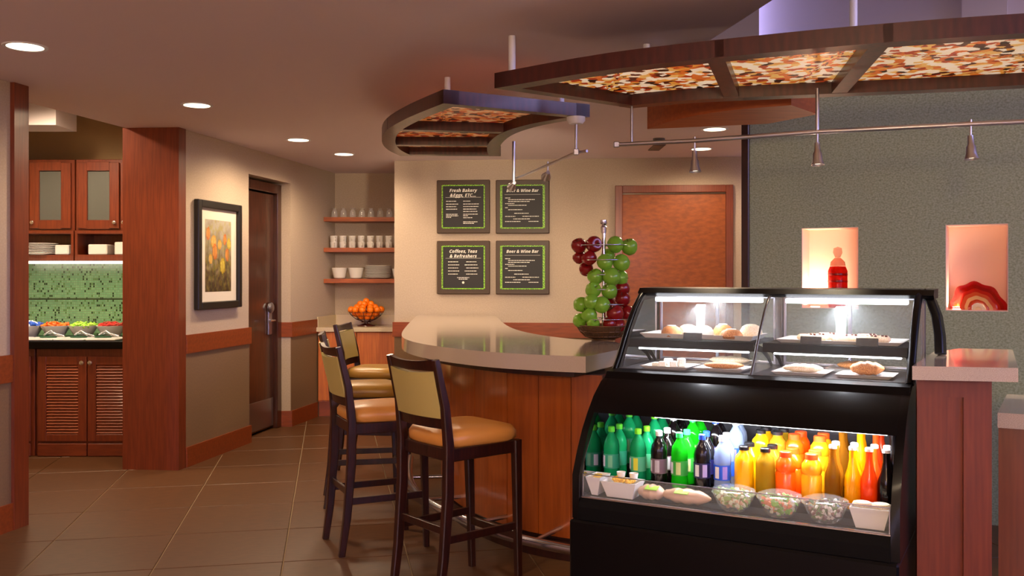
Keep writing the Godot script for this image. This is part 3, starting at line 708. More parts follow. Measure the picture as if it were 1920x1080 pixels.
# ------------------------------------------------------------------ back wall with menu boards and door
const BA := Vector2(-1.168, 9.27)
const BB := Vector2(2.235, 8.94)
func back_wall() -> void:
	var dn := Vector2(0.0965, 0.9953)  # into the wall
	var e := (BB - BA).normalized()
	var far := BB + e * 0.6
	struct("wall_back", MB.new().prism(PackedVector2Array([BA, far, far + dn * 0.15, BA + dn * 0.15]), 0, CEIL).prism(PackedVector2Array([BA + dn * 0.15, BA + dn * 0.15 + e * 0.15, Vector2(-1.0, 10.45), Vector2(-1.12, 10.45)]), 0, CEIL).done(), M.wall)
	var turn := atan2(-0.0965, 0.9953)
	var rail := func(s0: float, s1: float, y0: float, y1: float, t: float) -> ArrayMesh:
		return MB.new().prism(PackedVector2Array([BA + e * s0 - dn * t, BA + e * s1 - dn * t, BA + e * s1, BA + e * s0]), y0, y1).done()
	struct("trim_8", rail.call(-0.015, 2.16, 0.885, 1.03, 0.02), M.rail)
	struct("baseboard_back", rail.call(-0.01, 2.16, 0, 0.15, 0.02), M.rail)
	struct("wall_back_wainscot", rail.call(0, 2.16, 0.15, 0.885, 0.006), M.wainscot)
	# door in the back wall
	var c := (hit(1155, BA, BB) + hit(1372, BA, BB)) / 2
	var dr := Node3D.new()
	dr.name = "door_2"
	dr.set_meta("kind", "structure")
	add_child(dr)
	dr.transform = at3(W(c.x, 0, c.y), turn)
	part(dr, "door_leaf", bx(Vector3(0, 1.14, -0.0), Vector3(1.0, 2.27, 0.02), 0.002), M.curly)
	part(dr, "door_frame", MB.new().box(Vector3(-0.525, 1.18, 0.02), Vector3(0.07, 2.36, 0.06)).box(Vector3(0.525, 1.18, 0.02), Vector3(0.07, 2.36, 0.06)).box(Vector3(0, 2.325, 0.02), Vector3(0.98, 0.07, 0.06)).done(), M.wood)
	# menu boards
	var specs := [
		[822, 918, 388, "dark menu board headed Fresh Bakery with vine border, upper left of four", ["Fresh Bakery", "&Eggs, ETC..."], 0],
		[931, 1030, 388, "dark menu board headed Beer & Wine Bar, upper right of four", ["Beer & Wine Bar"], 1],
		[822, 918, 501.5, "dark menu board headed Coffees, Teas & Refreshers, lower left of four", ["Coffees, Teas", "& Refreshers"], 2],
		[931, 1030, 501.5, "dark menu board headed Beer & Wine Bar, lower right of four", ["Beer & Wine Bar"], 1]]
	var font := SystemFont.new()
	font.font_names = PackedStringArray(["Droid Sans"])
	font.font_weight = 700
	for s in specs:
		var p := (hit(s[0], BA, BB) + hit(s[1], BA, BB)) / 2
		var y: float = EYE + (HORIZON - s[2]) / FOCAL * p.y
		var t := thing("menu_board", s[3], "menu board", at3(W(p.x, y, p.y) + Vector3(0.0965, 0, 0.9953) * -0.0 + W(-dn.x, 0, -dn.y) * 0.003, turn), "menu boards on the back wall")
		var H := 0.262
		part(t, "frame", MB.new().box(Vector3(0, 0, 0.02), Vector3(H * 2, H * 2, 0.04), 0.006).done(), M.board_frame)
		part(t, "chalkboard", bx(Vector3(0, 0, 0.041), Vector3(0.43, 0.43, 0.006), 0.001), M.chalk)
		var edge := MB.new()
		var bw: float = [0.012, 0.022, 0.014][s[5]]
		for sd in [-1, 1]:
			edge.box(Vector3(sd * 0.208, 0, 0.045), Vector3(bw, 0.42, 0.004), 0.0005)
			edge.box(Vector3(0, sd * 0.208, 0.0447), Vector3(0.41, 0.012, 0.004), 0.0005)
		part(t, "vine_border", edge.done(), M.lime)
		var k := 0
		for line in s[4]:
			var tm := TextMesh.new()
			tm.text = line
			tm.font = font
			tm.font_size = 32
			tm.pixel_size = 0.0009 * (1.4 if s[5] == 1 else 1.5)
			tm.depth = 0.002
			var sh := Basis(Vector3(1, 0, 0), Vector3(0.25, 1, 0), Vector3(0, 0, 1))
			part(t, "heading", tm, M.ink, Transform3D(sh, Vector3(0.0, 0.158 - k * 0.047 + (0.0 if s[5] != 1 else -0.002), 0.046)))
			k += 1
		# the small print cannot be read in the photograph: short broken strokes
		var r := RandomNumberGenerator.new()
		r.seed = 5 + s[5]
		var rows := []
		if s[5] == 0:
			for q in [[-0.17, -0.07, 0.053], [-0.17, -0.05, 0.025], [-0.17, -0.07, 0.0], [-0.17, -0.06, -0.025], [-0.17, -0.05, -0.075], [-0.17, -0.05, -0.09], [-0.17, -0.12, -0.105], [0.0, 0.07, 0.053], [0, 0.16, 0.025], [0, 0.15, 0.0], [0, 0.13, -0.025], [0, 0.14, -0.048], [0, 0.15, -0.075], [0, 0.05, -0.09], [0, 0.09, -0.11], [0, 0.14, -0.15], [0, 0.11, -0.165]]: rows.append(q)
		elif s[5] == 1:
			for q in [[-0.17, -0.12, 0.085], [-0.14, 0.12, 0.068], [-0.14, 0.07, 0.05], [-0.17, -0.08, 0.03], [-0.14, 0.04, 0.013], [-0.17, -0.14, -0.01], [-0.14, 0.0, -0.03], [-0.08, 0.06, -0.065], [-0.17, -0.07, -0.095], [0.0, 0.16, -0.095], [-0.09, 0.08, -0.12], [-0.17, -0.02, -0.145], [0.06, 0.16, -0.145]]: rows.append(q)
		else:
			for q in range(5):
				rows.append([-0.15, -0.05 + 0.01 * (q % 2), 0.055 - q * 0.03])
				rows.append([0.03 - 0.015 * (q % 2), 0.13 + 0.01 * (q % 3), 0.055 - q * 0.03])
			rows.append([-0.06, 0.06, -0.10]); rows.append([-0.045, 0.045, -0.115])
		var m := MB.new()
		for q in rows:
			var x: float = q[0]
			while x < q[1] - 0.004:
				var wl := minf(0.008 + r.randf() * 0.022, q[1] - x)
				m.box(Vector3(x + wl / 2, q[2], 0.0455), Vector3(wl, 0.0062, 0.001), 0.0)
				x += wl + 0.004
		m.box(Vector3(0, 0.09 if s[5] != 1 else 0.118, 0.0455), Vector3(0.35, 0.0018, 0.001), 0.0)
		if s[5] == 2: m.lathe([Vector2(0, 0), Vector2(0.012, 0), Vector2(0.012, 0.002), Vector2(0, 0.002)], 12, Transform3D(Basis(Vector3.RIGHT, PI / 2), Vector3(0, -0.148, 0.044)))
		var sp := part(t, "small_print", m.done(), M.ink)
		sp.set_meta("kind", "stuff")
	# ceiling fittings by the back door
	single("ceiling_vent", "small grey vent on the ceiling left of the two rear downlights", "vent", MB.new().box(W(1.28, CEIL - 0.006, 8.25), Vector3(0.1, 0.012, 0.36), 0.003).done(), M.dark_steel)
	single("smoke_detector", "small round detector on the ceiling beside the grey vent", "detector", MB.new().lathe([Vector2(0, -0.03), Vector2(0.04, -0.028), Vector2(0.05, -0.01), Vector2(0.05, 0), Vector2(0, 0)], 16, at3(W(1.22, CEIL, 7.75))).done(), M.dark_steel)

# ------------------------------------------------------------------ green wall with lit art niches
const GA := Vector2(1.60, 6.30)
const GU := Vector2(0.875, -0.485)
func gw(u: float, y: float, depth: float) -> Vector3:
	var p := GA + GU * u + Vector2(0.485, 0.875) * depth
	return W(p.x, y, p.y)
func green_wall() -> void:
	var turn := atan2(-0.485, 0.875)
	var xf := at3(W(GA.x, 0, GA.y), turn)  # x along the wall, -z into it
	var top := 2.95
	var ni := [[0.346, 0.70], [1.206, 1.545]]
	var y0 := 1.28
	var y1 := 1.805
	var b := MB.new()
	var cols := [[0.0, ni[0][0]], [ni[0][1], ni[1][0]], [ni[1][1], 5.4]]
	for c in cols: b.box(Vector3((c[0] + c[1]) / 2, top / 2, -0.12), Vector3(c[1] - c[0], top, 0.24), 0.0, xf)
	for n in ni:
		b.box(Vector3((n[0] + n[1]) / 2, y0 / 2, -0.12), Vector3(n[1] - n[0], y0, 0.24), 0.0, xf)
		b.box(Vector3((n[0] + n[1]) / 2, (y1 + top) / 2, -0.12), Vector3(n[1] - n[0], top - y1, 0.24), 0.0, xf)
	struct("wall_right", b.done(), M.green)
	struct("wall_right_upper", MB.new().box(Vector3(2.7, (top + 4.2) / 2, -0.13), Vector3(5.4, 4.2 - top, 0.22), 0.0, xf).done(), M.white_wall)
	struct("wall_right_column", MB.new().box(Vector3(1.42, (top + 4.2) / 2, 0.02), Vector3(0.24, 4.2 - top, 0.10), 0.0, xf).done(), M.white_wall)
	struct("trim_9", MB.new().box(Vector3(-0.02, top / 2, -0.11), Vector3(0.05, top, 0.28), 0.004, xf).done(), M.dark_wood)
	# closing wall between the green wall and the back wall
	struct("wall_passage", MB.new().prism(PV([[2.25, 6.4], [2.45, 6.4], [2.9, 9.2], [2.7, 9.2]]), 0, CEIL + 0.3).done(), M.wall)
	for i in 2:
		var n: Array = ni[i]
		var m := MB.new()
		var cx: float = (n[0] + n[1]) / 2
		var w: float = n[1] - n[0]
		m.box(Vector3(cx, (y0 + y1) / 2, -0.232), Vector3(w, y1 - y0, 0.01), 0.0, xf)
		for s in [-1, 1]:
			m.box(Vector3(cx + s * (w / 2 - 0.002), (y0 + y1) / 2, -0.115), Vector3(0.004, y1 - y0, 0.228), 0.0, xf)
			m.box(Vector3(cx, (y1 if s > 0 else y0) - s * 0.002, -0.115), Vector3(w, 0.004, 0.228), 0.0, xf)
		struct("trim_%d" % (10 + i), m.done(), M.peach)
		# puck lamp in the floor of the niche
		var lp := Vector3(cx - w * 0.32, y0 + 0.006, -0.12)
		single("niche_lamp", ["small glowing lamp in the floor of the niche with the red bottle", "small glowing lamp in the floor of the niche with the red shell dish"][i], "lamp", MB.new().lathe([Vector2(0, -0.002), Vector2(0.03, -0.002), Vector2(0.03, 0.004), Vector2(0, 0.004)], 16, xf * at3(lp)).done(), M.warm_lens, Transform3D.IDENTITY, "niche lamps")
		area(facing(xf * (lp + Vector3(0, 0.012, 0)), Vector3(0, 1, 0)), Vector2(0.05, 0.05), Color(1.0, 0.84, 0.70), 0.6)
	# art glass: a red bottle with a clear top
	var c0: float = (ni[0][0] + ni[0][1]) / 2
	var v := thing("glass_bottle", "red banded art glass bottle with clear stopper in the left wall niche", "vase", xf * at3(Vector3(c0 + 0.03, y0 + 0.0045, -0.12)))
	part(v, "body", MB.new().lathe([Vector2(0, 0), Vector2(0.055, 0), Vector2(0.062, 0.02), Vector2(0.062, 0.24), Vector2(0.05, 0.27), Vector2(0, 0.272)], 24).done(), liquid(Color(0.82, 0.10, 0.05), 0.55))
	var bands := MB.new()
	for k in 5: bands.lathe([Vector2(0.0625, 0.03 + k * 0.045), Vector2(0.064, 0.036 + k * 0.045), Vector2(0.0625, 0.044 + k * 0.045)], 24)
	part(v, "band", bands.done(), mat(Color(0.55, 0.04, 0.03), 0.2))
	part(v, "shoulder", MB.new().lathe([Vector2(0, 0.2725), Vector2(0.05, 0.2725), Vector2(0.045, 0.30), Vector2(0.02, 0.325), Vector2(0, 0.326)], 20).done(), liquid(Color(0.95, 0.72, 0.62), 0.35))
	part(v, "stopper", MB.new().lathe([Vector2(0, 0.326), Vector2(0.016, 0.328), Vector2(0.03, 0.36), Vector2(0.026, 0.39), Vector2(0, 0.40)], 20).done(), liquid(Color(0.97, 0.86, 0.78), 0.3))
	# art glass: a ribbed shell dish with red and cream rings
	var c1: float = (ni[1][0] + ni[1][1]) / 2
	var sh := thing("glass_dish", "red and cream swirled shell dish in the right wall niche", "dish", xf * at3(Vector3(c1 + 0.01, y0 + 0.0045, -0.12)))
	var ringcol := [Color(0.93, 0.78, 0.55), Color(0.95, 0.85, 0.66), Color(0.80, 0.22, 0.08), Color(0.94, 0.72, 0.45), Color(0.85, 0.32, 0.14), Color(0.78, 0.14, 0.06), Color(0.62, 0.05, 0.03), Color(0.70, 0.08, 0.05)]
	var mr := MB.new()
	for j in 8:
		mr.tint = ringcol[j].srgb_to_linear()
		for k in 32:
			var q := []
			for w in [[j, k], [j, k + 1], [j + 1, k + 1], [j + 1, k]]:
				var a: float = PI * w[1] / 32.0
				var rr: float = w[0] / 8.0
				var wob := 1.0 + 0.04 * sin(a * 9.0) * rr
				var skew := 0.03 * rr * sin(a)
				q.append(Vector3(-cos(a) * 0.155 * rr * wob - skew, sin(a) * 0.17 * rr * wob, 0.075 * cos(rr * PI / 2) - 0.02 + 0.012 * sin(rr * 22.0)))
			mr.group(1)
			mr.quad(q[0], q[1], q[2], q[3], Vector3(0, 0.3, 1))
			for z in q.size(): q[z].z = minf(q[z].z - 0.012, -0.035)
			mr.quad(q[0], q[1], q[2], q[3], Vector3(0, 0, -1))
	var gm := mat(Color.WHITE, 0.12)
	gm.vertex_color_use_as_albedo = true
	part(sh, "shell", mr.done(), gm)

# ------------------------------------------------------------------ hanging wooden canopies and track lights
func arc(pts: Array, n := 6) -> PackedVector2Array:  # smooth open curve through the points
	var o := PackedVector2Array()
	for i in pts.size() - 1:
		var p0: Vector2 = pts[maxi(i - 1, 0)]
		var p1: Vector2 = pts[i]
		var p2: Vector2 = pts[i + 1]
		var p3: Vector2 = pts[mini(i + 2, pts.size() - 1)]
		for k in n: o.append(p1.cubic_interpolate(p2, p0, p3, float(k) / n))
	o.append(pts[-1])
	return o
func ladder(a: PackedVector2Array, b: PackedVector2Array, y0: float, y1: float) -> ArrayMesh:  # a solid band between two open curves of as many points
	var p := PackedVector2Array(a)
	for i in range(b.size() - 1, -1, -1): p.append(b[i])
	return MB.new().prism(p, y0, y1).done()
func canopy(called: String, label: String, outer: PackedVector2Array, inner: PackedVector2Array, cuts: Array, glowmat: Material, stems: Array) -> void:
	# outer and inner edges run the same way; the frame is a rail along each, end rails and cross rails
	var n := outer.size()
	var t := thing(called, label, "canopy", Transform3D.IDENTITY, "hanging wooden canopies")
	var o2 := PackedVector2Array()
	var i2 := PackedVector2Array()
	for i in n:
		var w := (inner[i] - outer[i]).normalized()
		o2.append(outer[i] + w * 0.085)
		i2.append(inner[i] - w * 0.085)
	var y0 := 2.35
	var y1 := 2.42
	part(t, "outer_rail", ladder(outer, o2, y0, y1), M.mahogany)
	part(t, "inner_rail", ladder(inner, i2, y0, y1), M.mahogany)
	for c in cuts:
		var i: int = c
		var j := mini(i + 1, n - 1)
		var al := (outer[j] - outer[maxi(j - 1, 0)]).normalized()
		var bl := (inner[j] - inner[maxi(j - 1, 0)]).normalized()
		var w := 0.07
		if i == 0: part(t, "end_rail", MB.new().prism(PackedVector2Array([outer[0], outer[0] + al * w, inner[0] + bl * w, inner[0]]), y0 + 0.001, y1 - 0.001).done(), M.mahogany)
		elif i >= n - 1: part(t, "end_rail", MB.new().prism(PackedVector2Array([outer[n - 1] - al * w, outer[n - 1], inner[n - 1], inner[n - 1] - bl * w]), y0 + 0.001, y1 - 0.001).done(), M.mahogany)
		else: part(t, "cross_rail", MB.new().prism(PackedVector2Array([outer[i] - al * w / 2, outer[i] + al * w / 2, inner[i] + bl * w / 2, inner[i] - bl * w / 2]), y0 + 0.002, y1 - 0.002).done(), M.mahogany)
	for c in cuts.size() - 1:
		var a: int = cuts[c]
		var b: int = cuts[c + 1]
		var oa := o2.slice(a, b + 1)
		var ia := i2.slice(a, b + 1)
		var z := oa.size() - 1
		oa[0] = oa[0].lerp(oa[1], 0.1); ia[0] = ia[0].lerp(ia[1], 0.1)
		oa[z] = oa[z].lerp(oa[z - 1], 0.1); ia[z] = ia[z].lerp(ia[z - 1], 0.1)
		part(t, "added_glow_panel", ladder(oa, ia, y1 - 0.014, y1 - 0.006), glowmat)  # emissive shell panel, its glow added to brighten it
		if glowmat == M.shell: part(t, "glow_stop_board", ladder(oa, ia, y1 - 0.0055, y1 - 0.001), M.mahogany)  # unseen board added to keep the panel glow off the ceiling
	for s in stems: part(t, "hanger", MB.new().tube([W(s[0], y1 - 0.01, s[1]), W(s[0], s[2], s[1])], 0.017, 12).done(), M.pearl)

func rail_light(label: String, at: Vector3, target: Vector3, e: float, drop := 0.07) -> void:
	var t := thing("track_spotlight", label, "spotlight", Transform3D.IDENTITY, "track spotlights")
	var head := at - Vector3(0, drop, 0)
	part(t, "stem", MB.new().tube([at + Vector3(0, 0.02, 0), head], 0.005, 8).done(), M.steel)
	var dir := (target - head).normalized()
	var bs := Basis.looking_at(dir, Vector3.UP if absf(dir.y) < 0.97 else Vector3.RIGHT) * Basis(Vector3.RIGHT, -PI / 2)  # local y runs along the beam
	var xf := Transform3D(bs, head)
	part(t, "shade", MB.new().lathe([Vector2(0, -0.02), Vector2(0.012, -0.02), Vector2(0.014, 0.02), Vector2(0.02, 0.03), Vector2(0.022, 0.06), Vector2(0.03, 0.085), Vector2(0.028, 0.085), Vector2(0.02, 0.062), Vector2(0, 0.06)], 18, xf).done(), M.steel)
	part(t, "lamp_lens", MB.new().lathe([Vector2(0, 0.070), Vector2(0.024, 0.070), Vector2(0.024, 0.076), Vector2(0, 0.076)], 16, xf).done(), M.warm_lens)
	spot(xf * Vector3(0, 0.092, 0), target, Color(1.0, 0.90, 0.76), e, 32.0, 0.02)

func canopies() -> void:
	var outer1 := arc([Vector2(-0.34, 4.63), Vector2(-0.56, 5.05), Vector2(-0.74, 5.5), Vector2(-0.83, 5.95), Vector2(-0.845, 6.35), Vector2(-0.80, 6.68)], 4)
	var inner1 := arc([Vector2(0.42, 5.04), Vector2(0.18, 5.3), Vector2(0.02, 5.62), Vector2(-0.06, 6.0), Vector2(-0.085, 6.35), Vector2(-0.08, 6.70)], 4)
	canopy("shell_canopy", "small curved wooden canopy with three amber shell panels of added glow, over the stools", outer1, inner1, [0, 8, 14, 20], M.shell_warm, [[-0.37, 5.35, CEIL], [0.27, 5.12, CEIL]])
	var outer2 := arc([Vector2(-0.08, 4.26), Vector2(0.40, 3.87), Vector2(0.92, 3.60), Vector2(1.36, 3.42), Vector2(1.82, 3.28), Vector2(2.5, 3.12)], 4)
	var inner2 := arc([Vector2(0.61, 4.77), Vector2(0.88, 4.63), Vector2(1.16, 4.55), Vector2(1.55, 4.46), Vector2(1.98, 4.36), Vector2(2.7, 4.15)], 4)
	canopy("shell_canopy", "large curved wooden canopy with shell panels of added glow, over the display case", outer2, inner2, [0, 7, 12, 20], M.shell, [[0.0, 4.42, CEIL], [0.66, 4.58, CEIL], [1.5, 4.1, 4.2]])
	# curved wooden valance at the end of the green wall
	var va := arc([Vector2(0.79, 5.45), Vector2(0.90, 5.12), Vector2(1.10, 4.85), Vector2(1.40, 4.68)], 5)
	var pv := PackedVector2Array(va)
	pv.append(Vector2(1.62, 4.95))
	pv.append(Vector2(1.44, 5.26))
	single("curved_valance", "curved wooden valance hanging behind the large canopy near the green wall", "valance", MB.new().prism(pv, 2.35, 2.49).done(), M.honey_flat)
	# right track
	var y := 2.16
	var path := [W(0.53, y, 4.74), W(0.90, y, 4.60), W(1.41, y, 4.31), W(2.01, y, 4.09), W(2.6, y, 3.90)]
	var tr := thing("light_track", "long silver track rail with spotlights, in front of the green wall", "light track")
	part(tr, "rail", MB.new().tube(path, 0.011, 8).done(), M.steel)
	part(tr, "rod", MB.new().tube([W(0.605, y, 4.715), W(0.605, 2.36, 4.715)], 0.006, 8).done(), M.steel)
	part(tr, "rod", MB.new().tube([W(1.41, y, 4.31), W(1.41, 2.36, 4.31)], 0.009, 8).done(), M.steel)
	part(tr, "end_cap", MB.new().box(path[0], Vector3(0.03, 0.03, 0.03), 0.004).done(), M.steel)
	rail_light("silver track spotlight aimed down, leftmost on the long rail", W(0.90, y, 4.60), W(0.93, 0.0, 4.40), 1.3)
	rail_light("silver track spotlight below the thick rod of the long rail", W(1.41, y, 4.31), W(1.40, 0.0, 4.12), 1.3)
	rail_light("silver track spotlight at the right of the long rail", W(2.01, y, 4.09), W(2.02, 0.0, 3.9), 1.3)
	# left track
	var tl := thing("light_track", "short silver track rail hanging from the small canopy, before the menu boards", "light track")
	part(tl, "rail", MB.new().tube([W(0.40, y, 4.98), W(0.345, y, 5.05), W(0.215, y, 5.62), W(0.08, y, 6.2), W(0.012, y, 6.42)], 0.008, 8).done(), M.steel)
	part(tl, "rod", MB.new().tube([W(0.345, y, 5.03), W(0.345, 2.345, 5.03)], 0.007, 8).done(), M.steel)
	part(tl, "rod", MB.new().tube([W(0.012, y - 0.03, 6.3), W(0.012, 2.40, 6.3)], 0.011, 8).done(), M.steel)
	part(tl, "feed_canopy", MB.new().lathe([Vector2(0, 2.31), Vector2(0.035, 2.312), Vector2(0.05, 2.33), Vector2(0.05, 2.349), Vector2(0, 2.349)], 20, at3(W(0.345, 0, 5.03))).done(), M.pearl)
	part(tl, "end_cap", MB.new().box(W(0.345, y, 5.03), Vector3(0.03, 0.035, 0.035), 0.004).done(), M.steel)
	rail_light("silver track spotlight tilted at the menu boards, right on the short rail", W(0.215, y, 5.62), W(-0.1, 1.55, 9.1), 2.6, 0.05)
	rail_light("silver track spotlight at the far end of the short rail, over a menu board", W(0.012, y, 6.35), W(-0.55, 1.6, 9.1), 1.6, 0.04)

# ------------------------------------------------------------------ bar
func bar_edge() -> PackedVector2Array:
	return arc([Vector2(-0.94, 9.2), Vector2(-0.83, 7.4), Vector2(-0.745, 6.3), Vector2(-0.64, 5.72), Vector2(-0.45, 5.27), Vector2(-0.16, 4.88), Vector2(0.12, 4.67), Vector2(0.36, 4.56)], 4)
func bar() -> void:
	var oe := bar_edge()
	var ie := arc([Vector2(0.60, 5.04), Vector2(0.62, 5.55), Vector2(0.40, 5.78), Vector2(0.19, 6.19), Vector2(0.03, 6.8), Vector2(-0.07, 7.7), Vector2(-0.16, 9.13)], 4)
	var top := PackedVector2Array(oe)
	top.append_array(ie)
	var t := thing("bar_counter", "curved bar with thick speckled stone top and honey wood panels, stools along it", "bar")
	part(t, "countertop", MB.new().prism(top, 1.02, 1.10).done(), M.stone)
	part(t, "underboard", MB.new().prism(Geometry2D.offset_polygon(top, -0.1)[0], 0.985, 1.02).done(), M.dark_wood)
	# body: panels along the curve set back from the edge
	var n := oe.size()
	var bo := PackedVector2Array()
	for i in n:
		var tg := (oe[mini(i + 1, n - 1)] - oe[maxi(i - 1, 0)]).normalized()
		bo.append(oe[i] + Vector2(-tg.y, tg.x) * (0.27 if i > 6 else 0.34))
	var core := PackedVector2Array()
	for i in n:
		var tg := (oe[mini(i + 1, n - 1)] - oe[maxi(i - 1, 0)]).normalized()
		core.append(bo[i] + Vector2(-tg.y, tg.x) * 0.02)
	var cp := PackedVector2Array(core)
	cp.append(Vector2(0.62, 4.95)); cp.append(Vector2(0.56, 5.45))
	cp.append_array(arc([Vector2(0.33, 5.70), Vector2(0.10, 6.15), Vector2(-0.06, 6.8), Vector2(-0.16, 7.7), Vector2(-0.24, 9.13)], 3))
	part(t, "body", MB.new().prism(cp, 0.0, 0.985).done(), M.dark_wood)
	var breaks := [0, 4, 8, 12, 16, 19, 22, 25, n - 1]
	for k in breaks.size() - 1:
		var a: int = breaks[k]
		var b: int = breaks[k + 1]
		var o := bo.slice(a, b + 1)
		var c := core.slice(a, b + 1)
		o[0] = o[0].lerp(o[1], 0.03); c[0] = c[0].lerp(c[1], 0.03)
		o[o.size() - 1] = o[o.size() - 1].lerp(o[o.size() - 2], 0.03); c[c.size() - 1] = c[c.size() - 1].lerp(c[c.size() - 2], 0.03)
		part(t, "wood_panel", ladder(o, c, 0.12, 0.98), M.honey)
	part(t, "plinth", ladder(bo, core, 0.0, 0.10), M.dark_wood)
	# foot rail on brackets
	var rp := []
	for i in range(6, n):
		var tg := (oe[mini(i + 1, n - 1)] - oe[maxi(i - 1, 0)]).normalized()
		var q := oe[i] + Vector2(-tg.y, tg.x) * lerpf(0.05, -0.09, clampf((i - 18) / 10.0, 0.0, 1.0))
		rp.append(W(q.x, 0.17, q.y))
	var fr := thing("foot_rail", "polished steel foot rail running round the base of the bar", "rail")
	part(fr, "rail_tube", MB.new().tube(rp, 0.025, 12).done(), M.chrome)
	for i in [3, 8, 13, 18]:
		var q: Vector2 = bo[i + 6]
		part(fr, "bracket", MB.new().tube([rp[i], W(q.x, 0.17, q.y)], 0.012, 8).done(), M.chrome)

# ------------------------------------------------------------------ bar stools
func stools() -> void:
	var spots := [
		[-0.26, 4.52, 0.77, 0.64, "nearest bar stool, caramel seat and olive back pad, in front of the others", "leather"],
		[-0.755, 5.235, 0.91, 0.41, "second bar stool from the camera, caramel seat with olive back pad", "leather"],
		[-0.985, 6.22, 0.98, 0.2, "third bar stool, mostly hidden behind the second, ochre seat", "ochre"],
		[-1.07, 7.32, 0.99, -0.12, "farthest bar stool, ochre seat, before the recess with oranges", "ochre"]]
	var cush := func() -> ArrayMesh:
		var m := MB.new()
		var secs := []
		for lv in [[0.0, 0.93], [0.012, 1.0], [0.045, 1.0], [0.068, 0.93], [0.080, 0.72], [0.086, 0.35], [0.088, 0.02]]:
			var ring := []
			for k in 32:
				var a := TAU * k / 32
				var c := cos(a)
				var s := sin(a)
				var rr := pow(pow(absf(c), 5.0) + pow(absf(s), 5.0), -0.2)
				var w := 0.205 + 0.02 * -s
				ring.append(Vector3(c * rr * w * lv[1], lv[0], s * rr * 0.22 * lv[1]))
			secs.append(ring)
		return m.loft(secs).done()
	var seat: ArrayMesh = cush.call()
	for s in spots:
		var t := thing("bar_stool", s[4], "bar stool", at3(W(s[0], 0, s[1]), atan2(-s[2], s[3])), "bar stools")
		var wood: Material = M.dark_wood
		part(t, "seat", seat, M.leather if s[5] == "leather" else M.seat_ochre, at3(Vector3(0, 0.705, -0.015)))
		part(t, "apron", MB.new().box(Vector3(0, 0.675, -0.205), Vector3(0.36, 0.06, 0.024)).box(Vector3(0, 0.675, 0.185), Vector3(0.34, 0.06, 0.024)).box(Vector3(-0.188, 0.675, -0.01), Vector3(0.024, 0.06, 0.38)).box(Vector3(0.188, 0.675, -0.01), Vector3(0.024, 0.06, 0.38)).done(), wood)
		for sd in [-1, 1]:
			part(t, "leg", MB.new().bar([Vector3(sd * 0.185, 0, -0.225), Vector3(sd * 0.192, 0.705, -0.205)], [Vector2(0.03, 0.03), Vector2(0.042, 0.045)], Vector3.RIGHT).done(), wood)
			part(t, "leg", MB.new().bar([Vector3(sd * 0.185, 0, 0.25), Vector3(sd * 0.188, 0.2, 0.222), Vector3(sd * 0.19, 0.5, 0.198), Vector3(sd * 0.19, 0.72, 0.196), Vector3(sd * 0.19, 0.90, 0.215), Vector3(sd * 0.19, 1.115, 0.268)], [Vector2(0.032, 0.034), Vector2(0.036, 0.04), Vector2(0.038, 0.048), Vector2(0.036, 0.045), Vector2(0.034, 0.038), Vector2(0.03, 0.028)], Vector3.RIGHT).done(), wood)
			part(t, "stretcher", MB.new().bar([Vector3(sd * 0.187, 0.29, -0.215), Vector3(sd * 0.187, 0.29, 0.212)], [Vector2(0.018, 0.036)], Vector3.RIGHT).done(), wood)
		part(t, "footrest", MB.new().bar([Vector3(-0.185, 0.24, -0.216), Vector3(0.185, 0.24, -0.216)], [Vector2(0.022, 0.04)], Vector3.FORWARD).done(), wood)
		part(t, "stretcher", MB.new().bar([Vector3(-0.185, 0.33, 0.206), Vector3(0.185, 0.33, 0.206)], [Vector2(0.018, 0.036)], Vector3.FORWARD).done(), wood)
		# back: curved top rail, lower rail and upholstered pad
		var rail := func(y0: float, y1: float, z0: float, z1: float, th: float, bow: float) -> ArrayMesh:
			var secs := []
			for k in 9:
				var f := k / 8.0 * 2.0 - 1.0
				var bz := bow * (1.0 - f * f)
				var dip := 0.012 * (1.0 - f * f) if y1 > 1.0 else 0.0
				secs.append([Vector3(f * 0.175, y0, z0 + bz - th / 2), Vector3(f * 0.175, y1 - dip, z1 + bz - th / 2), Vector3(f * 0.175, y1 - dip, z1 + bz + th / 2), Vector3(f * 0.175, y0, z0 + bz + th / 2)])
			return MB.new().loft(secs, false).done()
		part(t, "top_rail", rail.call(1.062, 1.115, 0.254, 0.268, 0.024, 0.022), wood)
		part(t, "lower_rail", rail.call(0.795, 0.845, 0.202, 0.209, 0.022, 0.02), wood)
		part(t, "back_pad", rail.call(0.845, 1.062, 0.209, 0.254, 0.042, 0.022), M.pad)

